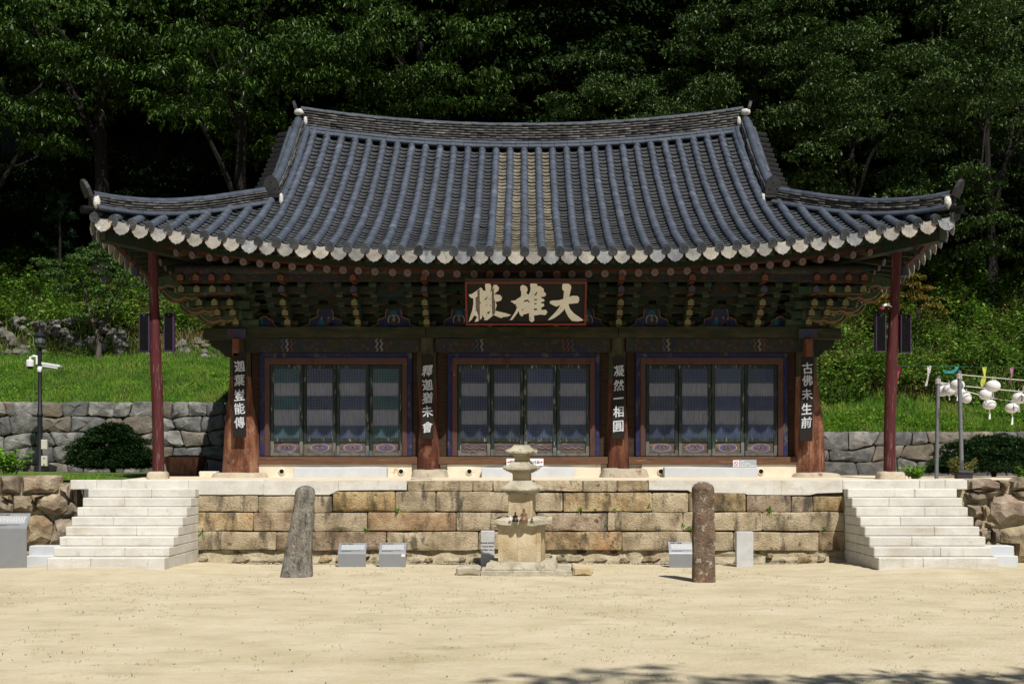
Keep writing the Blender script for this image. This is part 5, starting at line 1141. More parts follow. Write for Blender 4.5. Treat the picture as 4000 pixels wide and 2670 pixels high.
def info(label, xa, xb, yt, yfold, yb, D, title, rows=6):
    x0, x1 = PX(xa, D), PX(xb, D); y = YD(D); zf = PZ(yfold, D); z1 = PZ(yt, D + .2); t = thing('info_panel', ((x0 + x1) / 2, y, 0), label, 'information panel', 'bent steel information panels'); dy = .20; lean = .03
    b = MB(); pr = [(y, -.03), (y - .0, zf - .03), (y + .012, zf), (y + dy, z1), (y + dy + .004, z1 - .012), (y + .025, zf - .02), (y + .014, zf - .035), (y + .014, -.03)]
    b.prismx(pr, x0, x1); b.build('bent_sheet', m_steel, t)
    def face(u, v): return (x0 + (x1 - x0) * u, y + .012 + (dy - .012) * v - .003, zf + (z1 - zf) * v + .003)
    V, F = text_polys(title, .05, .001); wd = max(v[0] for v in V) * 2 if V else 1; sc = min(1, (x1 - x0) * .42 / wd); W_ = x1 - x0; H_ = math.hypot(dy, z1 - zf)
    b = MB(); b.add([face(.08 + (u + wd / 2) * sc / W_, .88 + v * sc / H_) for u, v in V], F); b.build('title', m_txt2, t)
    b = MB()
    for i in range(rows):
        v = .72 - .085 * i; u = .10
        while u < .9:
            l = rnd.uniform(.03, .09); b.add([face(u, v), face(min(.93, u + l), v), face(min(.93, u + l), v + .032), face(u, v + .032)], [(0, 1, 2, 3)]); u += l + .012
    tag(b.build('body_print', m_txt, t), kind='stuff')
    b = MB()
    for i in range(2):
        v = .16 - .06 * i; b.add([face(.1, v), face(.8 - .3 * i, v), face(.8 - .3 * i, v + .02), face(.1, v + .02)], [(0, 1, 2, 3)])
    tag(b.build('small_print', m_txt2, t), kind='stuff')
    return t
info('bent grey steel info panel just right of the leaning grey post', 1320, 1429, 2119, 2156, 2210, 23.75, '청룡사 대웅전')
t = info('bent grey steel info panel with a small sticker, nearer the pagoda', 1480, 1585, 2118, 2156, 2208, 23.75, '청룡사 삼층석탑')
b = MB(); x = PX(1575, 23.75); b.box(x - .035, x + .035, YD(23.75) - .003, YD(23.75) - .001, .18, .225); b.build('sticker', m_sw, t)
info('bent grey steel info panel half hidden behind the brown post', 2614, 2720, 2115, 2156, 2210, 23.75, '청룡사 동종')
info('tall bent grey steel info panel at the far left edge by the boulder wall', -55, 104, 2003, 2058, 2204, 23.3, '청룡사 영산회 괘불탱')

# ================================================================ things fixed to or standing by the hall
m_spk = flat('speaker_black', (.006, .006, .007), .95, .2, spec=.05); m_spv = flat('speaker_violet', (.045, .026, .058), .6, .1)
def speaker(label, xa, xb, yt, yb, D, px, lean=0.0):
    x0, x1, z0, z1 = PX(xa, D), PX(xb, D), PZ(yb, D), PZ(yt, D); y = YD(D); t = thing('column_speaker', ((x0 + x1) / 2, y, z0), label, 'speaker', 'column speakers on the red props')
    b = MB(); b.bbox(x0, x1, y, y + .16, z0, z1, .008); b.build('housing', m_spv, t)
    b = MB(); b.box(x0 + .02, x1 - .02, y - .004, y, z0 + .02, z1 - .02); g = b.build('grille', m_spk, t)
    b = MB(); pdisc(b, .012, y - .006, 8, ((x0 + x1) / 2, z1 - .05)); b.build('badge', m_gold, g)
    b = MB(); b.tube([((x0 + x1) / 2, y + .1, (z0 + z1) / 2), (px, 1.3, (z0 + z1) / 2)], .018, 6); b.tube([((x0 + x1) / 2, y + .1, z1 - .1), (px, 1.3, z1 - .1)], .012, 6); b.build('bracket', m_spk, t)
speaker('slim black speaker on the outer side of the left red prop', 542, 583, 1222, 1373, 25.75, -7.64)
speaker('slim black speaker on the inner side of the left red prop', 639, 678, 1221, 1370, 25.75, -7.64)
speaker('slim black speaker on the inner side of the right red prop', 3422, 3462, 1222, 1372, 25.75, 7.72)
speaker('slim black speaker on the outer side of the right red prop', 3519, 3560, 1227, 1377, 25.75, 7.72)
for sx, lab in ((-1, 'bronze wind bell hanging under the left eave corner'), (1, 'bronze wind bell hanging under the right eave corner')):
    D = 25.6; x = PX(531 if sx < 0 else 3533, D); z = PZ(1078 if sx < 0 else 1078, D); y = YD(D); t = thing('wind_bell', (x, y, z), lab, 'bell', 'wind bells'); mb = flat('bronze', (.035, .045, .045), .5, .2, metal=.5)
    b = MB(); b.lathe((x, y, z), [(.085, 0), (.083, .02), (.07, .12), (.06, .19), (.02, .215)], 12); b.build('bell', mb, t, smooth=True)
    b = MB(); b.tube([(x, y, z + .21), (x, y, z + .55)], .005, 5); b.tube([(x, y, z), (x, y, z - .12)], .004, 4); b.build('wire', mb, t)
    b = MB(); b.prism([(x - .05, z - .2), (x, z - .16), (x + .05, z - .21), (x + .04, z - .14), (x, z - .11), (x - .04, z - .14)], y - .003, y + .003); b.build('fish_clapper', mb, t)
D = 25.7; x, z = PX(3572, D), PZ(970, D); t = thing('eave_plaque', (x, YD(D), z - .15), 'small dark painted plaque tilted under the right eave corner', 'plaque')
T = Matrix.Translation((x, YD(D) - .35, z)) @ Matrix.Rotation(R(28), 4, 'Y') @ Matrix.Rotation(R(15), 4, 'X')
b = MB(); b.T = T; b.box(-.07, .07, 0, .02, -.16, .16); b.build('plaque_face', m_ink, t)
b = MB(); b.T = T
for q in ((-.085, -.07, -.175, .175), (.07, .085, -.175, .175), (-.07, .07, .16, .175), (-.07, .07, -.175, -.16)): b.box(q[0], q[1], -.012, .03, q[2], q[3])
b.build('plaque_frame', m_green2, t)
b = MB(); b.T = T; b.tube([(0, -.004, .12), (.02, -.004, .02), (-.02, -.004, -.1)], .012, 5); b.build('painted_mark', m_orange, t)
D = 25.7; x, z = PX(3453, D), PZ(1190, D); t = thing('security_camera', (x, YD(D), z - .1), 'small white and pink camera on the right red prop above the speaker', 'camera')
b = MB(); b.tube([(x - .03, YD(D) - .05, z - .02), (x + .11, YD(D) + .02, z + .02)], .03, 9); b.build('camera_body', m_sw, t, smooth=True)
b = MB(); b.bbox(x - .08, x + .0, YD(D) - .04, YD(D) + .03, z - .09, z - .03, .006); b.build('junction_box', flat('pink_box', (.30, .06, .10)), t)
b = MB(); b.tube([(x + .08, YD(D) + .02, z + .0), (7.70, 1.25, z - .02)], .012, 6); b.build('mount', m_sw, t)

# lamp post with cameras
D = 36.1; K = D / 29; x = PX(156, D); y = YD(D); m_lp = flat('lamp_black', (.012, .013, .016), .45, .2); m_cam = flat('camera_white', (.68, .68, .68), .4, .03)
def lz(py): return PZ(py, D)
t = thing('lamp_post', (x, y, 1.7), 'black garden lamp post with lantern head left of the hall', 'lamp post')
b = MB(); b.lathe((x, y, 1.68), [(.13, 0), (.13, .05), (.11, .1), (.1, .2), (.075, .25), (.07, lz(1625) - 1.68), (.092, lz(1625) - 1.66), (.092, lz(1618) - 1.66), (.06, lz(1612) - 1.66), (.056, lz(1362) - 1.68)], 14); b.build('pole', m_lp, t, smooth=True)
b = MB(); b.lathe((x, y, lz(1362)), [(.05 * K, 0), (.1 * K, .02), (.11 * K, .05)], 12); b.build('lantern_base', m_lp, t, smooth=True)
b = MB(); b.lathe((x, y, lz(1350)), [(.07 * K, 0), (.115 * K, .07 * K), (.125 * K, .14 * K), (.11 * K, .2 * K)], 8); lg = b.build('lantern_glass', flat('smoked_glass', (.10, .11, .11), .15, .2, spec=.6), t)
b = MB()
for k in range(8): a = 2 * math.pi * k / 8; b.tube([(x + K * r * math.cos(a), y + K * r * math.sin(a), lz(1350) + K * z) for r, z in ((.074, 0), (.12, .07), (.13, .14), (.115, .2))], .007, 4)
b.build('glazing_bars', m_lp, lg)
b = MB(); b.lathe((x, y, lz(1314)), [(r * K, z * K) for r, z in ((.15, 0), (.15, .015), (.1, .06), (.05, .11), (.03, .13), (.015, .17), (.02, .19), (.003, .22))], 14); b.build('lantern_cap', m_lp, t, smooth=True)
def boxthing(name, lab, cat, x0, x1, y0, y1, z0, z1, mt, extra=None, group=None):
    t = thing(name, ((x0 + x1) / 2, (y0 + y1) / 2, z0), lab, cat, group); b = MB(); b.bbox(x0, x1, y0, y1, z0, z1, .01); b.build('housing', mt, t)
    b = MB(); b.box(x0 + .02, x1 - .02, y0 - .006, y0, z0 + .02, z1 - .02); b.build('cover', mt, t)
    if extra: extra(t)
m_ivory = flat('ivory_box', (.50, .48, .40), .5, .05)
boxthing('switch_box', 'upper ivory switch box on the lamp post', 'switch box', x + .05, x + .22, y - .06, y + .05, lz(1755), lz(1716), m_ivory, group='switch boxes')
def latch(t):
    b = MB()
    for zz in (lz(1788), lz(1813)): b.sphere((x + .145, y - .07, zz), .02, 7, 5)
    b.build('latch', m_lp, t)
boxthing('switch_box', 'lower ivory switch box with latches on the lamp post', 'switch box', x + .05, x + .22, y - .06, y + .05, lz(1820), lz(1780), m_ivory, latch, 'switch boxes')
t = thing('dome_camera', (x - .25, y, lz(1440)), 'white dome camera on the left of the lamp post', 'camera')
cx, cz = PX(120, D), lz(1425)
b = MB(); b.lathe((cx, y - .05, cz - .05), [(.105, 0), (.112, .05), (.112, .17), (.075, .2), (.02, .205)], 14); b.build('camera_housing', m_cam, t, smooth=True)
b = MB(); b.sphere((cx, y - .05, cz - .055), (.09, .09, .07), 12, 8); b.build('dome', flat('dome_black', (.01, .01, .012), .1), t, smooth=True)
b = MB(); b.tube([(cx, y - .05, cz + .14), (cx + .01, y - .05, cz + .22), (cx + .09, y - .04, cz + .26), (x - .06, y - .02, cz + .23)], .034, 8); b.box(x - .1, x - .05, y - .06, y + .02, cz + .02, cz + .22); b.build('swan_neck', m_cam, t, smooth=True)
t = thing('bullet_camera', (x + .3, y, lz(1440)), 'white bullet camera with sunshield on the right of the lamp post', 'camera')
a, c = Vector((PX(174, D), y - .1, lz(1424))), Vector((PX(238, D), y - .16, lz(1434))); tt, s, u = frame(a, c)
def obox(b, a, c, hw, z0, z1):
    t_, s_, u_2 = frame(a, c); b.add([p + s_ * q * hw + u_2 * z for p in (a, c) for q, z in ((-1, z0), (1, z0), (1, z1), (-1, z1))], [(0, 1, 2, 3), (4, 5, 6, 7), (0, 1, 5, 4), (1, 2, 6, 5), (2, 3, 7, 6), (3, 0, 4, 7)])
b = MB(); obox(b, a, c, .062, -.056, .05); b.build('camera_housing', m_cam, t)
b = MB(); obox(b, a - tt * .02, c + tt * .06, .074, .052, .064); obox(b, a - tt * .02, c + tt * .06, .0745, .0, .051); b.build('sunshield', m_cam, t)
b = MB(); b.tube([(x, y - .03, lz(1446)), (PX(205, D), y - .12, lz(1445)), (PX(206, D), y - .13, lz(1436))], .02, 7); b.lathe((x, y, lz(1452)), [(.07, 0), (.08, .05), (.08, .1), (.06, .14), (.05, .2)], 12); b.build('bracket_arm', m_cam, t, smooth=True)

# trough, slatted stand
D = 28.3; t = thing('rusty_trough', (PX(712, D), YD(D), 1.6), 'rusty brown metal trough behind the left red prop', 'trough')
m_rust = mat('rust', [(.06, .022, .012), (.13, .055, .028), (.20, .12, .07)], 5, .7, .5, 30, stretch=(2, 2, .6), spots=[((.30, .22, .14), 4, .62, .08, (3, 3, .4), .7)])
xa, xb, xc, xd = PX(645, D), PX(782, D), PX(660, D), PX(765, D); y0 = YD(D) - .1; y1 = y0 + .7; z0, z1 = 1.6, PZ(1784, D)
b = MB(); o = [(xa, y0, z1), (xb, y0, z1), (xb, y1, z1 + .05), (xa, y1, z1 + .05)]; bo = [(xc, y0 + .05, z0), (xd, y0 + .05, z0), (xd, y1 - .05, z0), (xc, y1 - .05, z0)]; i_ = [(xa + .03, y0 + .03, z1), (xb - .03, y0 + .03, z1), (xb - .03, y1 - .03, z1 + .05), (xa + .03, y1 - .03, z1 + .05)]; il = [(p[0], p[1], z1 - .12) for p in i_]
b.loft([bo, o, i_, il]); b.build('shell', m_rust, t)
b = MB(); b.tube([(xa, y0 - .005, z1 - .01), (xb, y0 - .005, z1 - .01)], .018, 6); b.build('rim', m_rust, t)
t = thing('slatted_stand', (PX(822, 28.0), YD(28.0), 1.62), 'low slatted wooden stand beside the left corner column', 'stand'); m_pale = flat('pale_timber', (.30, .22, .13), .8, .3)
for k in range(5): x_ = PX(790 + 15 * k, 28); b = MB(); b.bbox(x_ - .03, x_ + .03, YD(28) - .2, YD(28) + .25, 1.72, 1.775, .006); b.build('slat', m_pale, t)
b = MB(); b.box(PX(786, 28), PX(855, 28), YD(28) - .12, YD(28) - .06, 1.61, 1.72); b.build('rail', m_pale, t)
b = MB(); b.box(PX(786, 28), PX(855, 28), YD(28) + .1, YD(28) + .16, 1.61, 1.72); b.build('rail', m_pale, t)
D = 27.6
tag(block('granite_kerb', PX(782, D), PX(850, D), YD(D) - .1, YD(D) + .2, 1.6, PZ(1850, D) + .06, m_lime, None), 'pale low kerb block beside the slatted stand', 'kerb block')
for k, (a, c, ww) in enumerate(((1170, 1240, .5), (1680, 1860, .55))): pass
t = base_stone(PX(1648, 25.6), YD(25.6), .24, .30, 1.55, 1.655, 12, name='buried_stone', par=ter)

# ================================================================ lantern lines on the right
m_pipe = flat('galvanised_pipe', (.22, .235, .26), .4, .15, metal=.6, scale=20); m_rope = flat('white_rope', (.55, .54, .52), .8)
def pipe(label, bx, by, tx_, ty_, D):
    t = thing('lantern_pole', (PX(bx, D), YD(D), 1.58), label, 'pole', 'lantern poles'); r = .048
    b = MB(); b.tube([(PX(bx, D), YD(D), 1.55), (PX((bx + tx_) / 2, D), YD(D), (1.6 + PZ(ty_, D)) / 2), (PX(tx_, D), YD(D), PZ(ty_, D))], r, 12); b.build('pipe', m_pipe, t, smooth=True)
    b = MB()
    for k in range(4): z = PZ(ty_, D) - .08 - .03 * k; b.tube([(PX(tx_, D) + .056 * math.cos(a), YD(D) + .056 * math.sin(a), z + .01 * math.sin(a * 2)) for a in np.linspace(0, 6.283, 13)], .012, 5)
    b.build('rope_wrap', m_rope, t); return t
pipe('thin galvanised pole further left in the lantern corner', 3658, 1866, 3664, 1469, 29.6)
pipe('galvanised pole standing on a black tile, nearer the yew', 3758, 1854, 3747, 1449, 29.0)
D = 28.9; t = thing('spare_roof_tile', (PX(3764, D), YD(D), 1.6), 'dark spare roof tiles at the foot of the right pole', 'roof tiles')
b = MB(); b.tube([(PX(3738, D), YD(D) - .05, 1.76), (PX(3795, D), YD(D) - .05, 1.74)], .07, 10); b.build('round_tile', m_dark, t, smooth=True)
b = MB(); b.bbox(PX(3733, D), PX(3793, D), YD(D) - .12, YD(D) + .1, 1.6, 1.70); b.build('flat_tile', m_dark, t)
S6 = .319
def c6(x, y, D): return Vector((PX(3550 + x * S6, D), YD(D), PZ(1400 + y * S6, D)))
def rope(label, pts, r=.012, mt=None):
    P = [c6(*p) for p in pts]; b = MB(); b.tube(P, r, 6); return tag(b.build('rope', mt or m_rope, smooth=True), label, 'rope', 'lantern ropes')
rope('top white lantern rope running right from the nearer pole', [(620, 195, 29.0), (1000, 232, 28.8), (1411, 265, 28.6), (1750, 300, 28.4)])
rope('middle white lantern rope behind the round lanterns', [(355, 290, 29.6), (520, 312, 29.8), (700, 338, 30.0), (1000, 368, 30.2), (1411, 408, 30.4), (1750, 440, 30.6)])
rope('lowest white lantern rope sloping down to the right', [(355, 295, 29.6), (560, 360, 30.4), (700, 400, 30.7), (1000, 478, 31.2), (1411, 548, 31.6), (1750, 600, 32)])
cord = rope('thin green cord strung from the right red prop with ribbons', [(-160, 86, 25.9), (0, 88, 26.3), (300, 92, 26.6), (700, 99, 27.0), (1100, 106, 27.4), (1411, 110, 27.8), (1750, 112, 28.0)], .005, flat('green_cord', (.03, .16, .09)))
m_lan = mat('paper_lantern', [(.72, .72, .73), (.80, .80, .80)], 5, .8, transl=.25); m_tagp = flat('paper_tag', (.66, .66, .68), .8, .04)
def lantern(label, x, y, w_, h_, D, strip=1, text=True, tx=0.0):
    c = c6(x, y, D); rw = w_ * S6 * D / FPX / 2; rh = h_ * S6 * D / FPX / 2
    t = thing('paper_lantern', c - Vector((0, 0, rh)), label, 'lantern', 'white paper lanterns')
    b = MB(); n = 18; rings = []; m = 28
    for i in range(m + 1):
        a = -math.pi / 2 * .93 + math.pi * .93 * i / m; q = max(.3, math.cos(a) ** .8) * (1.0 if i % 2 else .972)
        rings.append([(c.x + rw * q * math.cos(2 * math.pi * k / n), c.y + rw * q * math.sin(2 * math.pi * k / n), c.z + rh * math.sin(a) / math.sin(math.pi / 2 * .93)) for k in range(n)])
    b.loft(rings); b.build('shade', m_lan, t, smooth=True, ang=70)
    b = MB(); b.tube([(c.x, c.y, c.z + rh), (c.x, c.y, c.z + rh + .1)], .006, 5); b.lathe((c.x, c.y, c.z + rh - .012), [(.08, 0), (.08, .02)], 12); b.build('hanger', m_rope, t)
    if text:
        b = MB(); s = random.Random(x)
        for k in range(4):
            zz = c.z + rh * (.55 - .32 * k); q = math.sqrt(max(.05, 1 - ((zz - c.z) / rh) ** 2)) * 1.02; xx = c.x + tx * rw; yy = c.y - rw * math.sqrt(max(.1, q * q - tx * tx)) - .004
            b.box(xx - .02, xx + .022, yy, yy + .002, zz - .016, zz - .009); b.box(xx - .004 + s.uniform(-.01, .01), xx + .004, yy - .001, yy + .0015, zz - .024, zz + .02); b.box(xx - .02, xx + .015, yy, yy + .002, zz + .008, zz + .014)
        tag(b.build('writing', m_txt2, t), kind='stuff')
    if strip:
        b = MB(); q = .028; z0 = c.z - rh
        b.add([(c.x - q * .6, c.y, z0 + .01), (c.x + q * .6, c.y, z0 + .01), (c.x + q * .9, c.y - .02, z0 - .10), (c.x - q * .3, c.y - .03, z0 - .10), (c.x + q * 1.2, c.y + .0, z0 - .26 * strip), (c.x - q * .9, c.y - .02, z0 - .27 * strip)], [(0, 1, 2, 3), (3, 2, 4, 5)]); b.build('paper_tag', m_tagp, t)
lantern('leftmost white paper lantern by the thin pole', 412, 396, 140, 130, 30.2, 0, True, .1)
lantern('white paper lantern second from the left on the ropes', 492, 386, 155, 132, 30.0, .4, False)
lantern('top white paper lantern just behind the nearer pole', 594, 325, 178, 132, 29.4, .9, True, .4)
lantern('white paper lantern hanging below the one at the nearer pole', 622, 415, 140, 112, 30.5, .3, False)
lantern('white paper lantern lowest to the right of the nearer pole', 704, 482, 130, 125, 30.3, 0, False)
lantern('biggest white paper lantern at the top of the middle group', 1028, 337, 185, 137, 29.3, .5, False)
lantern('white paper lantern at the left of the middle group', 940, 440, 162, 126, 30.0, .5, True, .75)
lantern('lowest white paper lantern of the middle group with long tag', 986, 563, 165, 116, 30.6, .9, False)
lantern('white paper lantern with a long white tag near the right edge', 1262, 606, 165, 116, 30.8, 1.1, True, -.1)
lantern('white paper lantern behind it at the right edge', 1346, 486, 165, 132, 30.2, .8, True, .1)
lantern('white paper lantern cut by the right edge above the others', 1470, 372, 150, 118, 29.8, .5, False)
def ribbon(label, pts, col, D, letters=False):
    """pts: centre-line x,y and half width (crop px) down the twisted strip"""
    b = MB(); V = []
    for i, (x, y, hw) in enumerate(pts):
        c = c6(x, y, D); q = hw * S6 * D / FPX; tw = .02 * math.sin(i * 1.3); V += [(c.x - q, c.y - tw, c.z), (c.x + q, c.y + tw, c.z)]
    b.add(V, [(i * 2, i * 2 + 1, i * 2 + 3, i * 2 + 2) for i in range(len(pts) - 1)])
    t = thing('wish_ribbon', c6(pts[-1][0], pts[-1][1], D), label, 'ribbon', 'ribbons on the green cord')
    b.build('strip', flat('ribbon_%d' % len(MATS), col, .7, .08, transl=.3), t)
    if letters:
        b = MB()
        for k in range(4): c = c6(pts[0][0] - 4 * k, pts[0][1] + 25 + 38 * k, D); b.box(c.x - .012, c.x + .012, c.y - .03, c.y - .027, c.z - .008, c.z + .008)
        tag(b.build('writing', m_txt2, t), kind='stuff')
ribbon('white ribbon with writing hanging from the green cord', [(252, 90, 26), (248, 150, 22), (238, 210, 10), (225, 270, 9), (210, 335, 12)], (.68, .68, .70), 26.55, True)
ribbon('yellow ribbon hanging from the green cord', [(928, 103, 27), (926, 150, 24), (928, 200, 10), (915, 250, 26), (905, 300, 25), (900, 340, 12)], (.55, .58, .10), 27.2)
ribbon('mauve ribbon hanging from the green cord near the right edge', [(1262, 108, 27), (1262, 150, 22), (1258, 200, 9), (1245, 250, 7), (1240, 290, 4)], (.38, .16, .30), 27.6)
ribbon('pink ribbon hanging beside the right red prop', [(-112, 90, 24), (-118, 140, 20), (-130, 200, 10), (-145, 260, 8), (-150, 300, 18), (-160, 330, 14)], (.42, .05, .14), 26.0)
D = 26.85; b = MB(); V = [c6(x, y, D) for x, y in ((415, 138), (500, 148), (560, 132), (565, 97), (612, 98), (606, 128), (545, 185), (430, 178))]; b.add(V, [tuple(range(8))]); t = thing('wish_ribbon', V[6], 'teal ribbon folded sideways over the green cord', 'ribbon', 'ribbons on the green cord'); b.build('strip', flat('ribbon_teal', (.02, .20, .20), .7, .1), t)

# ================================================================ plants
def leafmat(name, a, c, rough=.45, spec=.4, tr=.25): return mat(name, [a, c], 1.2, rough, spec=spec, tint=True, transl=tr)
m_chest = leafmat('chestnut_leaf', (.024, .060, .008), (.054, .112, .015), .45, .3, .08)
m_small = leafmat('forest_leaf', (.028, .060, .013), (.060, .108, .027), .5, .25, .08)
m_shade_leaf = leafmat('shade_dark_leaf', (.005, .015, .003), (.011, .025, .006), .8, .05, .03)  # near-black leaf colour with the deep forest shade painted in
m_maple = leafmat('maple_leaf', (.035, .085, .020), (.075, .14, .035), .5, .3, .2)
m_yew = leafmat('yew_needle', (.010, .032, .008), (.022, .058, .012), .6, .25, .1)
m_weed = mat('weed_leaf', [(.024, .07, .009), (.065, .155, .017), (.11, .22, .028), (.15, .16, .045)], .8, .6, spec=.2, tint=True, transl=.25)
m_grass = mat('grass_blade', [(.06, .17, .018), (.10, .25, .025), (.15, .30, .04), (.21, .27, .06)], .9, .8, spec=.1, tint=True, transl=.35)
m_bright = leafmat('bright_leaf', (.12, .28, .02), (.17, .36, .035), .5, .25, .3)
m_yell = leafmat('yellowing_leaf', (.13, .15, .03), (.24, .22, .06), .55, .3, .3)
m_pine = leafmat('pine_needle', (.008, .028, .012), (.016, .048, .02), .5, .3, .05)
m_bark = mat('bark', [(.005, .004, .003), (.010, .008, .006), (.020, .016, .012)], 6, .9, 1.0, 20, stretch=(2, 2, .4), bdist=.05)
m_bark2 = mat('pale_bark', [(.06, .05, .038), (.12, .10, .08)], 6, .9, .8, 20, stretch=(2, 2, .5))

def tint_for(n, per, lo=.6, hi=1.35, warm=.06):
    t = npr.uniform(lo, hi, n); c = np.stack([t * npr.uniform(1 - warm, 1 + warm * 3, n), t, t * npr.uniform(.8, 1.1, n)], 1); return np.repeat(c, per, 0)
def crown_arrays(boughs, per, L, Wd, flatn=.55, droop=.5, shell=.35, clus=1):
    """leaves spread through flattened boughs; boughs: (centre, radius)"""
    C, A = [], []
    for c, r in boughs:
        n = int(per * r * r)
        d = unit(npr.normal(0, 1, (n, 3))); d[:, 2] = np.abs(d[:, 2]) * .9 - .25
        rad = r * (shell + (1 - shell) * npr.rand(n, 1) ** .5)
        p = c + d * rad * np.array([1, 1, flatn])
        if clus > 1:                                    # leaves sit in star-like sprays at twig ends
            m = max(1, n // clus); p = np.repeat(p[:m], clus, 0); d = np.repeat(d[:m], clus, 0) * .5 + npr.normal(0, .8, (m * clus, 3))
            n = m * clus
        a = d * np.array([1, 1, .5]) + npr.normal(0, .35, (len(p), 3)); a[:, 2] -= droop
        C.append(p); A.append(a)
    C = np.concatenate(C); A = np.concatenate(A); n = len(C)
    V, Q = leaf_arrays(C, A, L * npr.uniform(.7, 1.25, n), Wd * npr.uniform(.75, 1.2, n)); return V, Q, n
def make_tree(kind, H, cr, ch, cz, nb, per, L, Wd, mt, bark, seed, br=(.9, 1.6), clus=1, droop=.5, trunk_r=.25, lean=0, flatn=.55):
    s = random.Random(seed); boughs = []
    while len(boughs) < nb:
        v = Vector((s.uniform(-1, 1), s.uniform(-1, 1), s.uniform(-1, 1)))
        if v.length > 1 or v.length < .35: continue
        boughs.append((np.array((v.x * cr, v.y * cr * .9, cz + v.z * ch)), s.uniform(*br)))
    V, Q, n = crown_arrays(boughs, per, L, Wd, droop=droop, clus=clus, flatn=flatn)
    cme = fast_mesh('crown', V, Q, mt, False, tint_for(n, 4, .4, 1.5))
    b = MB(); pts = []; rr = []
    for i in range(9):
        f = i / 8; pts.append((lean * f * f + .25 * noise.noise((f * 2, seed, 0)), .25 * noise.noise((f * 2, seed, 5)), -.6 + (cz + ch * .4 + .6) * f)); rr.append(trunk_r * (1 - .75 * f) * (1.35 if i == 0 else 1))
    b.tube(pts, rr, 9)
    for c, r in s.sample(boughs, min(len(boughs), 9)):
        f = s.uniform(.45, .95); k = min(7, int(f * 8)); p0 = Vector(pts[k]); c = Vector(c); mid = p0.lerp(c, .5) + Vector((s.uniform(-.4, .4), s.uniform(-.4, .4), s.uniform(-.1, .6)))
        b.tube([p0, p0.lerp(mid, .5) + Vector((s.uniform(-.15, .15), 0, .1)), mid, c], [rr[k] * .55, rr[k] * .42, rr[k] * .28, .02], 6)
    return b.mesh('trunk', bark, True), cme
PROTO = {
    'chestnut_a': make_tree(0, 0, 4.6, 3.3, 8.6, 84, 420, .22, .058, m_chest, m_bark, 11, (.6, 1.25), 6, .75, .34),
    'chestnut_b': make_tree(0, 0, 4.3, 3.5, 8.6, 78, 420, .22, .058, m_chest, m_bark, 23, (.6, 1.25), 6, .75, .30),
    'leafy_a': make_tree(0, 0, 4.4, 4.8, 6.0, 120, 620, .15, .06, m_small, m_bark, 31, (.5, 1.05), 4, .35, .24),
    'leafy_b': make_tree(0, 0, 3.9, 5.0, 6.0, 112, 620, .15, .06, m_small, m_bark, 47, (.5, 1.05), 4, .35, .22),
    'leafy_c': make_tree(0, 0, 4.8, 4.4, 5.6, 124, 600, .15, .06, m_small, m_bark, 59, (.5, 1.05), 4, .4, .24),
    'deep': make_tree(0, 0, 5.5, 6.0, 8.5, 95, 95, .34, .15, m_shade_leaf, m_bark, 71, (1.2, 2.2), 1, .4, .32),
}
def plant_tree(name, proto, x, y, z, sc, rz, label, group=None):
    t = thing(name, (x, y, z), label, 'tree', group); M = wmat(t) @ Matrix.Rotation(rz, 4, 'Z') @ Matrix.Diagonal((sc, sc, sc, 1))
    inst('trunk', PROTO[proto][0], t, M); inst('crown', PROTO[proto][1], t, M); return t
FOREST = [  # name, proto, bearing px, distance, scale, turn, label
    ('chestnut_tree', 'chestnut_a', 395, 49.5, 1.15, .3, 'chestnut tree with a thick trunk rising above the left roof corner'),
    ('chestnut_tree', 'chestnut_b', 940, 48.0, 1.10, 1.9, 'chestnut tree with drooping leaves left of the roof ridge'),
    ('chestnut_tree', 'chestnut_a', 1640, 49.5, 1.05, 3.4, 'chestnut tree with pale leaves above the left half of the ridge'),
    ('chestnut_tree', 'chestnut_b', -80, 47.0, 1.05, 4.4, 'chestnut tree cut by the left edge of the picture'),
    ('leafy_tree', 'leafy_a', 2440, 48.0, .84, .0, 'rounded leafy tree behind the right half of the ridge'),
    ('leafy_tree', 'leafy_b', 2960, 50.0, 1.15, 1.2, 'tall leafy tree behind the right end of the ridge'),
    ('leafy_tree', 'leafy_c', 3330, 48.5, 1.12, 2.2, 'wide leafy tree above the right lower roof'),
    ('leafy_tree', 'leafy_a', 3860, 48.0, 1.12, 3.9, 'leafy tree with a hanging bough at the right edge'),
    ('leafy_tree', 'leafy_b', 3650, 53.0, 1.35, .7, 'tall leafy tree in the top right corner'),
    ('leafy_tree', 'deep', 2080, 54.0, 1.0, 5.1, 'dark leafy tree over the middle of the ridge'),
    ('leafy_tree', 'leafy_a', 3130, 52.5, 1.15, 4.1, 'leafy tree filling the gap behind the right gable'),
    ('leafy_tree', 'leafy_c', 2280, 51.0, .95, .8, 'leafy tree right above the middle of the ridge'),
    ('leafy_tree', 'leafy_b', 2700, 54.5, 1.3, 2.6, 'high leafy tree at the top, right of centre'),
    ('leafy_tree', 'deep', 1260, 54.5, 1.0, .9, 'tree in shade-dark leaf colour between the two left chestnuts'),
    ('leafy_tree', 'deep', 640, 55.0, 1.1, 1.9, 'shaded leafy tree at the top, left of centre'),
]
for nm, pr, px, D, sc, rz, lab in FOREST:
    x = PX(px, D); y = YD(D); plant_tree(nm, pr, x, y, terr(x, y), sc, rz, lab)
k = 0
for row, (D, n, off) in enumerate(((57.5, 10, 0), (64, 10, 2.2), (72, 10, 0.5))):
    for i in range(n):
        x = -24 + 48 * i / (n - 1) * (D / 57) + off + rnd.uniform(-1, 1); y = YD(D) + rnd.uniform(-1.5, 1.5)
        plant_tree('forest_tree', 'deep', x, y, terr(x, y), rnd.uniform(1.0, 1.25), rnd.uniform(0, 6), 'dark tree deep in the forest behind the hall', 'dark trees deep in the forest')
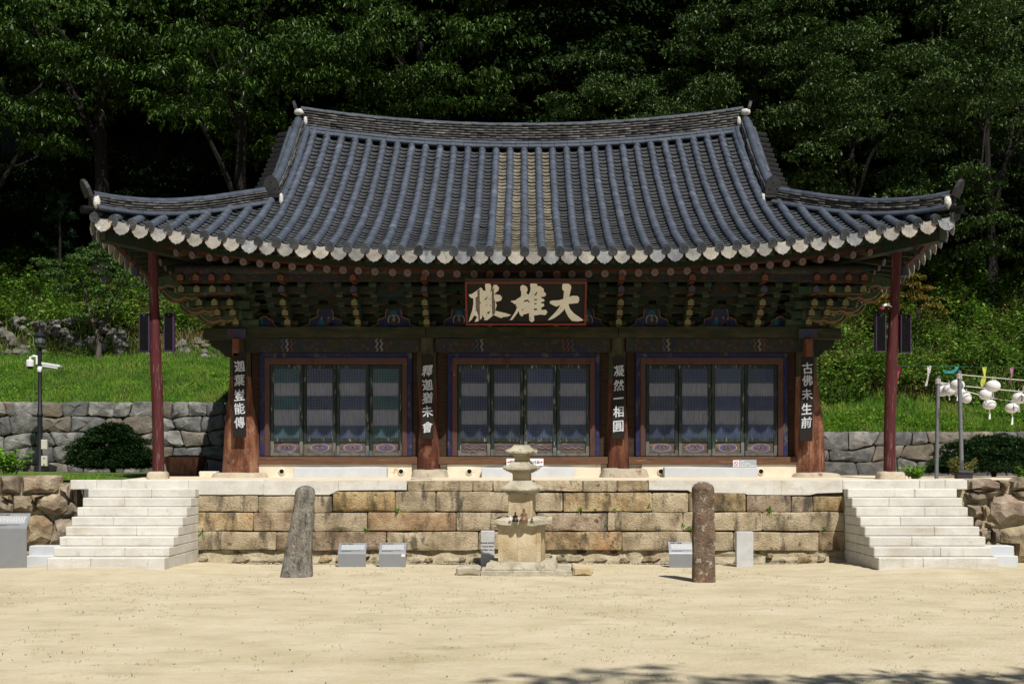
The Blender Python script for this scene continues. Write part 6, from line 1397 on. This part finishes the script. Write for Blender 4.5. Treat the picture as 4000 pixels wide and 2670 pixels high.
for i in range(16):
    D = rnd.uniform(51, 55); x = PX(-150 + 4300 * i / 15, D); y = YD(D)
    if abs(x) < 4: continue
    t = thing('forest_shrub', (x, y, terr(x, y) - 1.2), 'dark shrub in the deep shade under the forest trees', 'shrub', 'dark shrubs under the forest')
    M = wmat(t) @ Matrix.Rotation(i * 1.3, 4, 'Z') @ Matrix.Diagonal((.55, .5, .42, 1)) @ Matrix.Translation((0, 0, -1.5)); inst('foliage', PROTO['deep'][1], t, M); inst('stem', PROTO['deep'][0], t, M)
# the trees behind the standpoint whose shadow falls across the foreground
for x, y, sc, lab in ((9.3, -27.25, 1.62, 'tall tree behind the viewer, casting the foreground shadow'), (12.9, -27.5, 1.6, 'tall tree behind the viewer to the right, casting shadow')):
    plant_tree('shade_tree', 'leafy_a', x, y, 0, sc, 8.2 if x < 11 else 11.9, lab)

# ---- small maple on the lawn, pines in the shade, ornamental shrubs
def shrub_thing(name, label, cat, loc, boughs, per, L, Wd, mt, stems, bark=m_bark2, group=None, clus=1, droop=.3, flatn=.6, up=.35, lo=.6, hi=1.35):
    t = thing(name, loc, label, cat, group)
    V, Q, n = crown_arrays([(np.array(c, float), r) for c, r in boughs], per, L, Wd, droop=droop, clus=clus, flatn=flatn)
    inst('crown' if cat == 'tree' else 'foliage', fast_mesh('foliage', V, Q, mt, False, tint_for(n, 4, lo, hi)), t, wmat(t))
    b = MB()
    for pts, r0 in stems: b.tube(pts, list(np.linspace(r0, r0 * .3, len(pts))), 7)
    b.build('trunk' if cat == 'tree' else 'stem', bark, t, smooth=True).matrix_basis = Matrix.Identity(4)
    return t
D = 43.6; x, y = PX(383, D), YD(D); z = terr(x, y)
s = random.Random(3); bo = []
for i in range(46):
    a = s.uniform(0, 6.28); q = s.uniform(.2, 1.0); zz = s.uniform(1.4, 4.1); rr = 1.95 * (1 - abs(zz - 2.6) / 2.6) + .25
    bo.append(((q * rr * math.cos(a), q * rr * math.sin(a) * .8, zz), s.uniform(.28, .5)))
for i in range(8): bo.append(((-1.2 - .12 * i, -.2, 2.6 + .13 * i + s.uniform(-.1, .1)), .26))
shrub_thing('maple_tree', 'small forked maple tree on the lawn left of the hall', 'tree', (x, y, z), bo, 900, .10, .06, m_maple,
            [([(0, 0, -.2), (.03, 0, .5), (.0, 0, .9)], .12), ([(.0, 0, .8), (-.25, 0, 1.5), (-.45, 0, 2.4), (-.6, .1, 3.0)], .075), ([(.0, 0, .85), (.22, .05, 1.4), (.5, .1, 2.2), (.9, .1, 2.8)], .075), ([(-.1, 0, 1.1), (-.05, .1, 2.0), (.1, .1, 3.2)], .05), ([(.2, 0, 1.35), (.8, -.1, 1.9), (1.2, -.1, 2.5)], .04)], flatn=.45)
for px, D, h, lab in ((230, 48.5, 4.2, 'young pine in the shade left of the lawn maple'), (620, 49.0, 3.6, 'young pine in the shade above the left roof corner')):
    x, y = PX(px, D), YD(D); z = terr(x, y); s = random.Random(px); C = []; A = []
    for i in range(46):
        f = s.uniform(.25, 1); a = s.uniform(0, 6.28); rr = (1 - f) * 1.9 + .25; q = s.uniform(.35, 1); c = np.array((q * rr * math.cos(a), q * rr * math.sin(a), h * f))
        C.append(np.repeat(c[None], 45, 0)); d = unit(npr.normal(0, 1, (45, 3))); d[:, 2] = d[:, 2] * .6 + .3; A.append(d)
    C = np.concatenate(C); A = np.concatenate(A); V, Q = leaf_arrays(C, A, .24, .014)
    t = thing('pine_tree', (x, y, z), lab, 'tree', 'young pines'); inst('crown', fast_mesh('crown', V, Q, m_pine, False, tint_for(len(C), 4)), t, wmat(t))
    b = MB(); b.tube([(x, y, z - .3), (x + .05, y, z + h * .5), (x, y, z + h)], [.07, .05, .015], 7); b.build('trunk', m_bark, t, smooth=True)
def yew(label, x, y, z, rx_, rz_, n, seed):
    s = random.Random(seed); bo = []
    for i in range(n):
        a = s.uniform(0, 6.28); e = s.uniform(-.05, 1.45) if i % 3 else s.uniform(-.05, .45); bo.append(((rx_ * math.cos(a) * math.cos(e) * s.uniform(.5, 1.12), rx_ * .8 * math.sin(a) * math.cos(e) * s.uniform(.6, 1), rz_ * (.16 + .78 * math.sin(e) * s.uniform(.7, 1))), s.uniform(.22, .36)))
    return shrub_thing('yew_bush', label, 'bush', (x, y, z), bo, 3000, .085, .03, m_yew, [([(0, 0, -.1), (.05, 0, .3), (.2, 0, .7)], .08), ([(0, 0, .1), (-.25, 0, .5)], .05)], droop=-.25, flatn=.6, group='dark yew bushes')
yew('dense dark yew bush left of the left red prop', PX(440, 34.6), YD(34.6), 1.64, 1.10, 1.45, 190, 5)
yew('spreading dark yew bush behind the lantern poles', PX(3880, 34.2), YD(34.2), 1.57, 1.55, 1.18, 260, 9)
def leafy(name, label, x, y, z, h, wd, n, L, Wd, mt, seed, group=None):
    s = random.Random(seed); st = []; C = []; A = []
    for i in range(n):
        a = s.uniform(0, 6.28); q = s.uniform(.1, 1) * wd; top = Vector((q * math.cos(a), q * math.sin(a) * .7, h * s.uniform(.5, 1))); st.append(([(top.x * .2, top.y * .2, -.1), (top.x * .6, top.y * .6, top.z * .5), tuple(top)], .012))
        for k in range(12):
            f = s.uniform(.3, 1.02); p = Vector((top.x * (.2 + .8 * f), top.y * (.2 + .8 * f), top.z * f)); b2 = s.uniform(0, 6.28); C.append(p); A.append((math.cos(b2), math.sin(b2), s.uniform(-.3, .35)))
    t = thing(name, (x, y, z), label, 'plant', group); V, Q = leaf_arrays(np.array([tuple(c) for c in C]), np.array(A), L * npr.uniform(.7, 1.2, len(C)), Wd * npr.uniform(.8, 1.2, len(C)), .2)
    inst('foliage', fast_mesh('foliage', V, Q, mt, False, tint_for(len(C), 4, .7, 1.3)), t, wmat(t)); b = MB()
    for p, r in st: b.tube(p, [r, r * .8, r * .4], 5)
    b.build('stem', m_weed if False else flat('green_stem', (.06, .10, .03)), t).matrix_basis = Matrix.Identity(4)
leafy('leafy_plant', 'bright green large-leaved plant at the left edge above the boulder wall', PX(30, 28.0), YD(28), 1.66, .68, .52, 26, .14, .085, m_bright, 2)
leafy('leafy_plant', 'low green leafy plant beside the base of the right red prop', PX(3575, 29.8), YD(29.8), 1.56, .38, .34, 20, .12, .07, m_bright, 4)
leafy('leafy_plant', 'yellowing leafy shrub around the foot of the nearer lantern pole', PX(3752, 29.6), YD(29.6), 1.56, .62, .42, 26, .12, .05, m_yell, 6)
leafy('leafy_plant', 'small dark plant at the far right above the boulder wall', PX(3985, 28.5), YD(28.5), 1.58, .35, .3, 14, .11, .05, m_weed, 8)
D = 45.0; x, y = PX(3575, D), YD(D); z = terr(x, y); s = random.Random(12)
bo = [((s.uniform(-1.1, 1.1), s.uniform(-.5, .5), 1.0 + s.uniform(0, 1.9)), s.uniform(.25, .45)) for i in range(26)]
shrub_thing('young_tree', 'young tree with yellow-orange leaf tips right of the right red prop', 'tree', (x, y, z), bo, 700, .13, .06, mat('turning_leaf', [(.045, .085, .014), (.13, .11, .02), (.22, .12, .02)], .9, .5, tint=True, transl=.25), [([(0, 0, -.2), (.1, 0, 1.0), (-.1, 0, 2.2)], .07), ([(.05, 0, .9), (.6, 0, 1.8)], .04)], flatn=.4)
for px, py, D in ((1120, 1700, 0),): pass
# weeds sprouting from the terrace joints
for i, (px, py, sc) in enumerate(((786, 2082, 1.2), (1555, 1995, 1.0), (1330, 2070, .6), (1430, 2070, .8), (1512, 2110, .7), (1622, 2070, .6), (2265, 1990, 1.0), (2325, 1990, .6), (2400, 1988, .7), (2540, 1970, .6), (2670, 2048, .6), (2698, 2062, 1.0), (3010, 1992, 1.0), (2370, 2052, .5), (3222, 2067, .8))):
    x, z = PX(px, 24.5), PZ(py, 24.5); s = random.Random(i); n = 16
    C = np.zeros((n, 3)) + npr.normal(0, .008, (n, 3)); A = npr.normal(0, 1, (n, 3)); A[:, 1] = -np.abs(A[:, 1]); A[:, 2] = A[:, 2] * .7 + .25
    V, Q = leaf_arrays(C, A, .10 * sc * npr.uniform(.5, 1.2, n), .028 * sc)
    tag(inst('joint_weed', fast_mesh('joint_weed', V, Q, m_bright, False, tint_for(n, 4)), None, Matrix.Translation((x, -.03, z))), 'small green weed growing from a joint of the terrace wall', 'weed', 'weeds in the terrace joints')

# ---- ground cover
def scatter(n, fx, fy):
    return fx(npr.rand(n)), fy(npr.rand(n))
def grass(name, label, X, Y, Z, h, wd, mt, lean=.45, lo=.6, hi=1.4):
    n = len(X); C = np.stack([X, Y, Z], 1); A = npr.normal(0, lean, (n, 3)); A[:, 2] = 1
    H = h * npr.uniform(.5, 1.3, n); A = unit(A); s = unit(np.cross(A, npr.normal(0, 1, (n, 3)))) * wd / 2
    V = np.stack([C - s, C + s, C + A * H[:, None]], 1).reshape(-1, 3); Q = np.arange(n * 3).reshape(n, 3)
    o = tag(inst(name, fast_mesh(name, V, Q, mt, False, tint_for(n, 3, lo, hi, .15))), label, 'grass', kind='stuff'); return o
def terrv(X, Y): return np.array([terr(a, c) for a, c in zip(X, Y)])
n = 76000; X = -7.7 - 15.5 * npr.rand(n); Y = 13.6 + 6.3 * npr.rand(n) ** 1.1; cl = np.array([noise.noise((a * .6, c * .6, 8)) for a, c in zip(X, Y)]); X, Y = X[cl > -.55], Y[cl > -.55]
grass('lawn_grass', 'short sunlit grass on the bank above the left wall', X, Y, terrv(X, Y) - .02, .15, .022, m_grass)
n = 34000; X = 7.7 + 15.5 * npr.rand(n); Y = 13.6 + 3.2 * npr.rand(n)
grass('lawn_grass', 'short grass strip above the right wall', X, Y, terrv(X, Y) - .02, .20, .024, m_grass)
def weeds(name, label, X, Y, Z, L, Wd, hmax, mt, lo=.5, hi=1.3):
    n = len(X); C = np.stack([X, Y, Z + hmax * npr.rand(n) ** 1.5], 1); A = npr.normal(0, 1, (n, 3)); A[:, 2] = A[:, 2] * .35 + .05
    V, Q = leaf_arrays(C, A, L * npr.uniform(.6, 1.3, n), Wd * npr.uniform(.6, 1.3, n), .3)
    tag(inst(name, fast_mesh(name, V, Q, mt, False, tint_for(n, 4, lo, hi, .12))), label, 'undergrowth', kind='stuff')
def patch(n, x0, x1, y0, y1, th, sc=.7, seed=0):
    X = x0 + (x1 - x0) * npr.rand(n); Y = y0 + (y1 - y0) * npr.rand(n); k = np.array([noise.noise((a * sc, c * sc, seed)) + .5 * noise.noise((a * sc * 3, c * sc * 3, seed)) for a, c in zip(X, Y)]); m = k > th
    return X[m], Y[m], np.clip(k[m] - th, 0, 1.0)
X, Y, K = patch(34000, -24, -6.5, 20.4, 28.0, -.3, seed=1); weeds('undergrowth', 'mixed weeds on the slope left behind the hall', X, Y, terrv(X, Y) + .9 * K * K, .20, .10, .55, m_weed)
X, Y, K = patch(70000, 7, 24, 16.2, 29.0, -.4, seed=2); weeds('undergrowth', 'mixed weeds on the slope right behind the hall', X, Y, terrv(X, Y) + 1.1 * K * K, .18, .09, .5, m_weed)
X = np.concatenate([-24 + 16.5 * npr.rand(9000), 7.5 + 16.5 * npr.rand(14000)]); Y = np.concatenate([19.6 + 5 * npr.rand(9000), 16.3 + 8 * npr.rand(14000)]); grass('tall_grass', 'tall yellow-green grass among the weeds on both banks', X, Y, terrv(X, Y), .45, .03, mat('tall_blade', [(.08, .16, .02), (.14, .22, .035), (.19, .17, .06)], .7, .8, tint=True, transl=.3), .4)
X, Y, K = patch(11000, -24, -8, 13.8, 18.3, .28, .45, seed=5); weeds('clover_patch', 'bright clover patches in the left lawn', X, Y, terrv(X, Y) + .04, .09, .07, .12, m_bright, .6, 1.1)
X, Y, K = patch(14000, 7.6, 24, 13.7, 15.4, .02, .6, seed=6); weeds('clover_patch', 'bright low weeds above the right wall', X, Y, terrv(X, Y) + .04, .09, .06, .16, m_bright, .5, 1.0)
X = -8.6 - 4.6 * npr.rand(5000); Y = .55 + 2.2 * npr.rand(5000) ** 1.6; grass('lawn_grass', 'thin grass on top of the left boulder wall', X, Y, np.full(5000, 1.63) + .07 * np.clip((Y - .3) / 2.2, 0, 1), .07, .012, m_grass)
n = 3400; X = -11 + 22 * npr.rand(n); Y = -15.5 + 14.5 * npr.rand(n) ** .9; k = np.array([noise.noise((a * .45, c * .8, 4)) for a, c in zip(X, Y)]); X, Y = X[k > -.02], Y[k > -.02]
Xc = np.repeat(X, 4) + npr.normal(0, .03, len(X) * 4); Yc = np.repeat(Y, 4) + npr.normal(0, .03, len(X) * 4)
grass('yard_weeds', 'sparse grass tufts on the sandy yard', Xc, Yc, np.zeros(len(Xc)) - .01, .035, .007, mat('yard_grass', [(.13, .17, .05), (.26, .25, .11)], 3, .8, tint=True), 1.2)
# pebbles at the foot of the terrace and on the yard
b = MB(); b.sphere((0, 0, 0), (1, .8, .6), 6, 3); pv_ = np.array(b.v); pq_ = [f for f in b.f if len(f) == 4]
def pebbles(name, label, P, S, mt):
    Ms = []
    for (x, y, z), s_ in zip(P, S): a = npr.rand() * 6.28; Ms.append(np.array(((s_ * math.cos(a), -s_ * math.sin(a), 0, x), (s_ * math.sin(a), s_ * math.cos(a), 0, y), (0, 0, s_, z), (0, 0, 0, 1))))
    V, Q = stamp(pv_, pq_, Ms); tag(inst(name, fast_mesh(name, V, Q, mt, False, np.repeat(npr.uniform(.5, 1.4, len(Ms)), len(pv_)))), label, 'gravel', kind='stuff')
m_peb = mat('gravel', [(.22, .22, .22), (.36, .35, .33)], 9, .9, tint=True)
n = 1500; pebbles('gravel', 'grey gravel along the foot of the terrace wall', np.stack([-9.6 + 19 * npr.rand(n), -.12 - .16 * npr.rand(n) ** 1.5, np.full(n, -.005)], 1), npr.uniform(.008, .024, n), m_peb)
n = 900; pebbles('gravel', 'scattered pebbles on the sandy yard', np.stack([-10 + 20 * npr.rand(n), -15 + 14.5 * npr.rand(n), np.full(n, -.012)], 1), npr.uniform(.005, .016, n), m_peb)
# loose stones of the tumbled rubble bank, left
s = random.Random(21); m_loose = mat('loose_stone', [(.055, .053, .046), (.12, .115, .10), (.20, .19, .165)], 4, .9, .8, 20, rand=.3)
SPOT = [(s.uniform(-30, 480), s.uniform(1250, 1390), s.uniform(26, 62)) for _ in range(46)] + [(s.uniform(560, 900), s.uniform(1330, 1420), s.uniform(20, 46)) for _ in range(26)] + [(s.uniform(3230, 3560), s.uniform(1555, 1590), s.uniform(14, 30)) for _ in range(12)]
for px, py, sz in SPOT:
    D = 45.3 - (py - 1250) * .008 if px < 1000 else 41.4; x, y = PX(px, D), YD(D); z = PZ(py, D); r = sz * D / FPX / 2; z = max(terr(x, y) - r * .3, min(z, terr(x, y) + .55))
    b = MB(); b.sphere((0, 0, 0), 1, 7, 4); q = s.random() * 30; k = (s.uniform(.9, 1.3), s.uniform(.7, 1), s.uniform(.55, .85))
    b.v = [tuple(r * k[i] * v[i] * (1 + .55 * noise.noise((v[0] * 1.7 + q, v[1] * 1.5, v[2] * 1.5))) for i in range(3)) for v in b.v]
    me = b.mesh('loose_stone', m_loose); o = inst('loose_stone', me, None, Matrix.Translation((x, y, z)) @ Matrix.Rotation(s.uniform(0, 6), 4, 'Z') @ Matrix.Rotation(s.uniform(-.4, .4), 4, 'X'))
    tag(o, 'grey loose stone of the tumbled bank left of the hall' if px < 1000 else 'grey loose stone lying above the right retaining wall', 'stone', 'loose stones of the left bank' if px < 1000 else 'loose stones above the right wall')
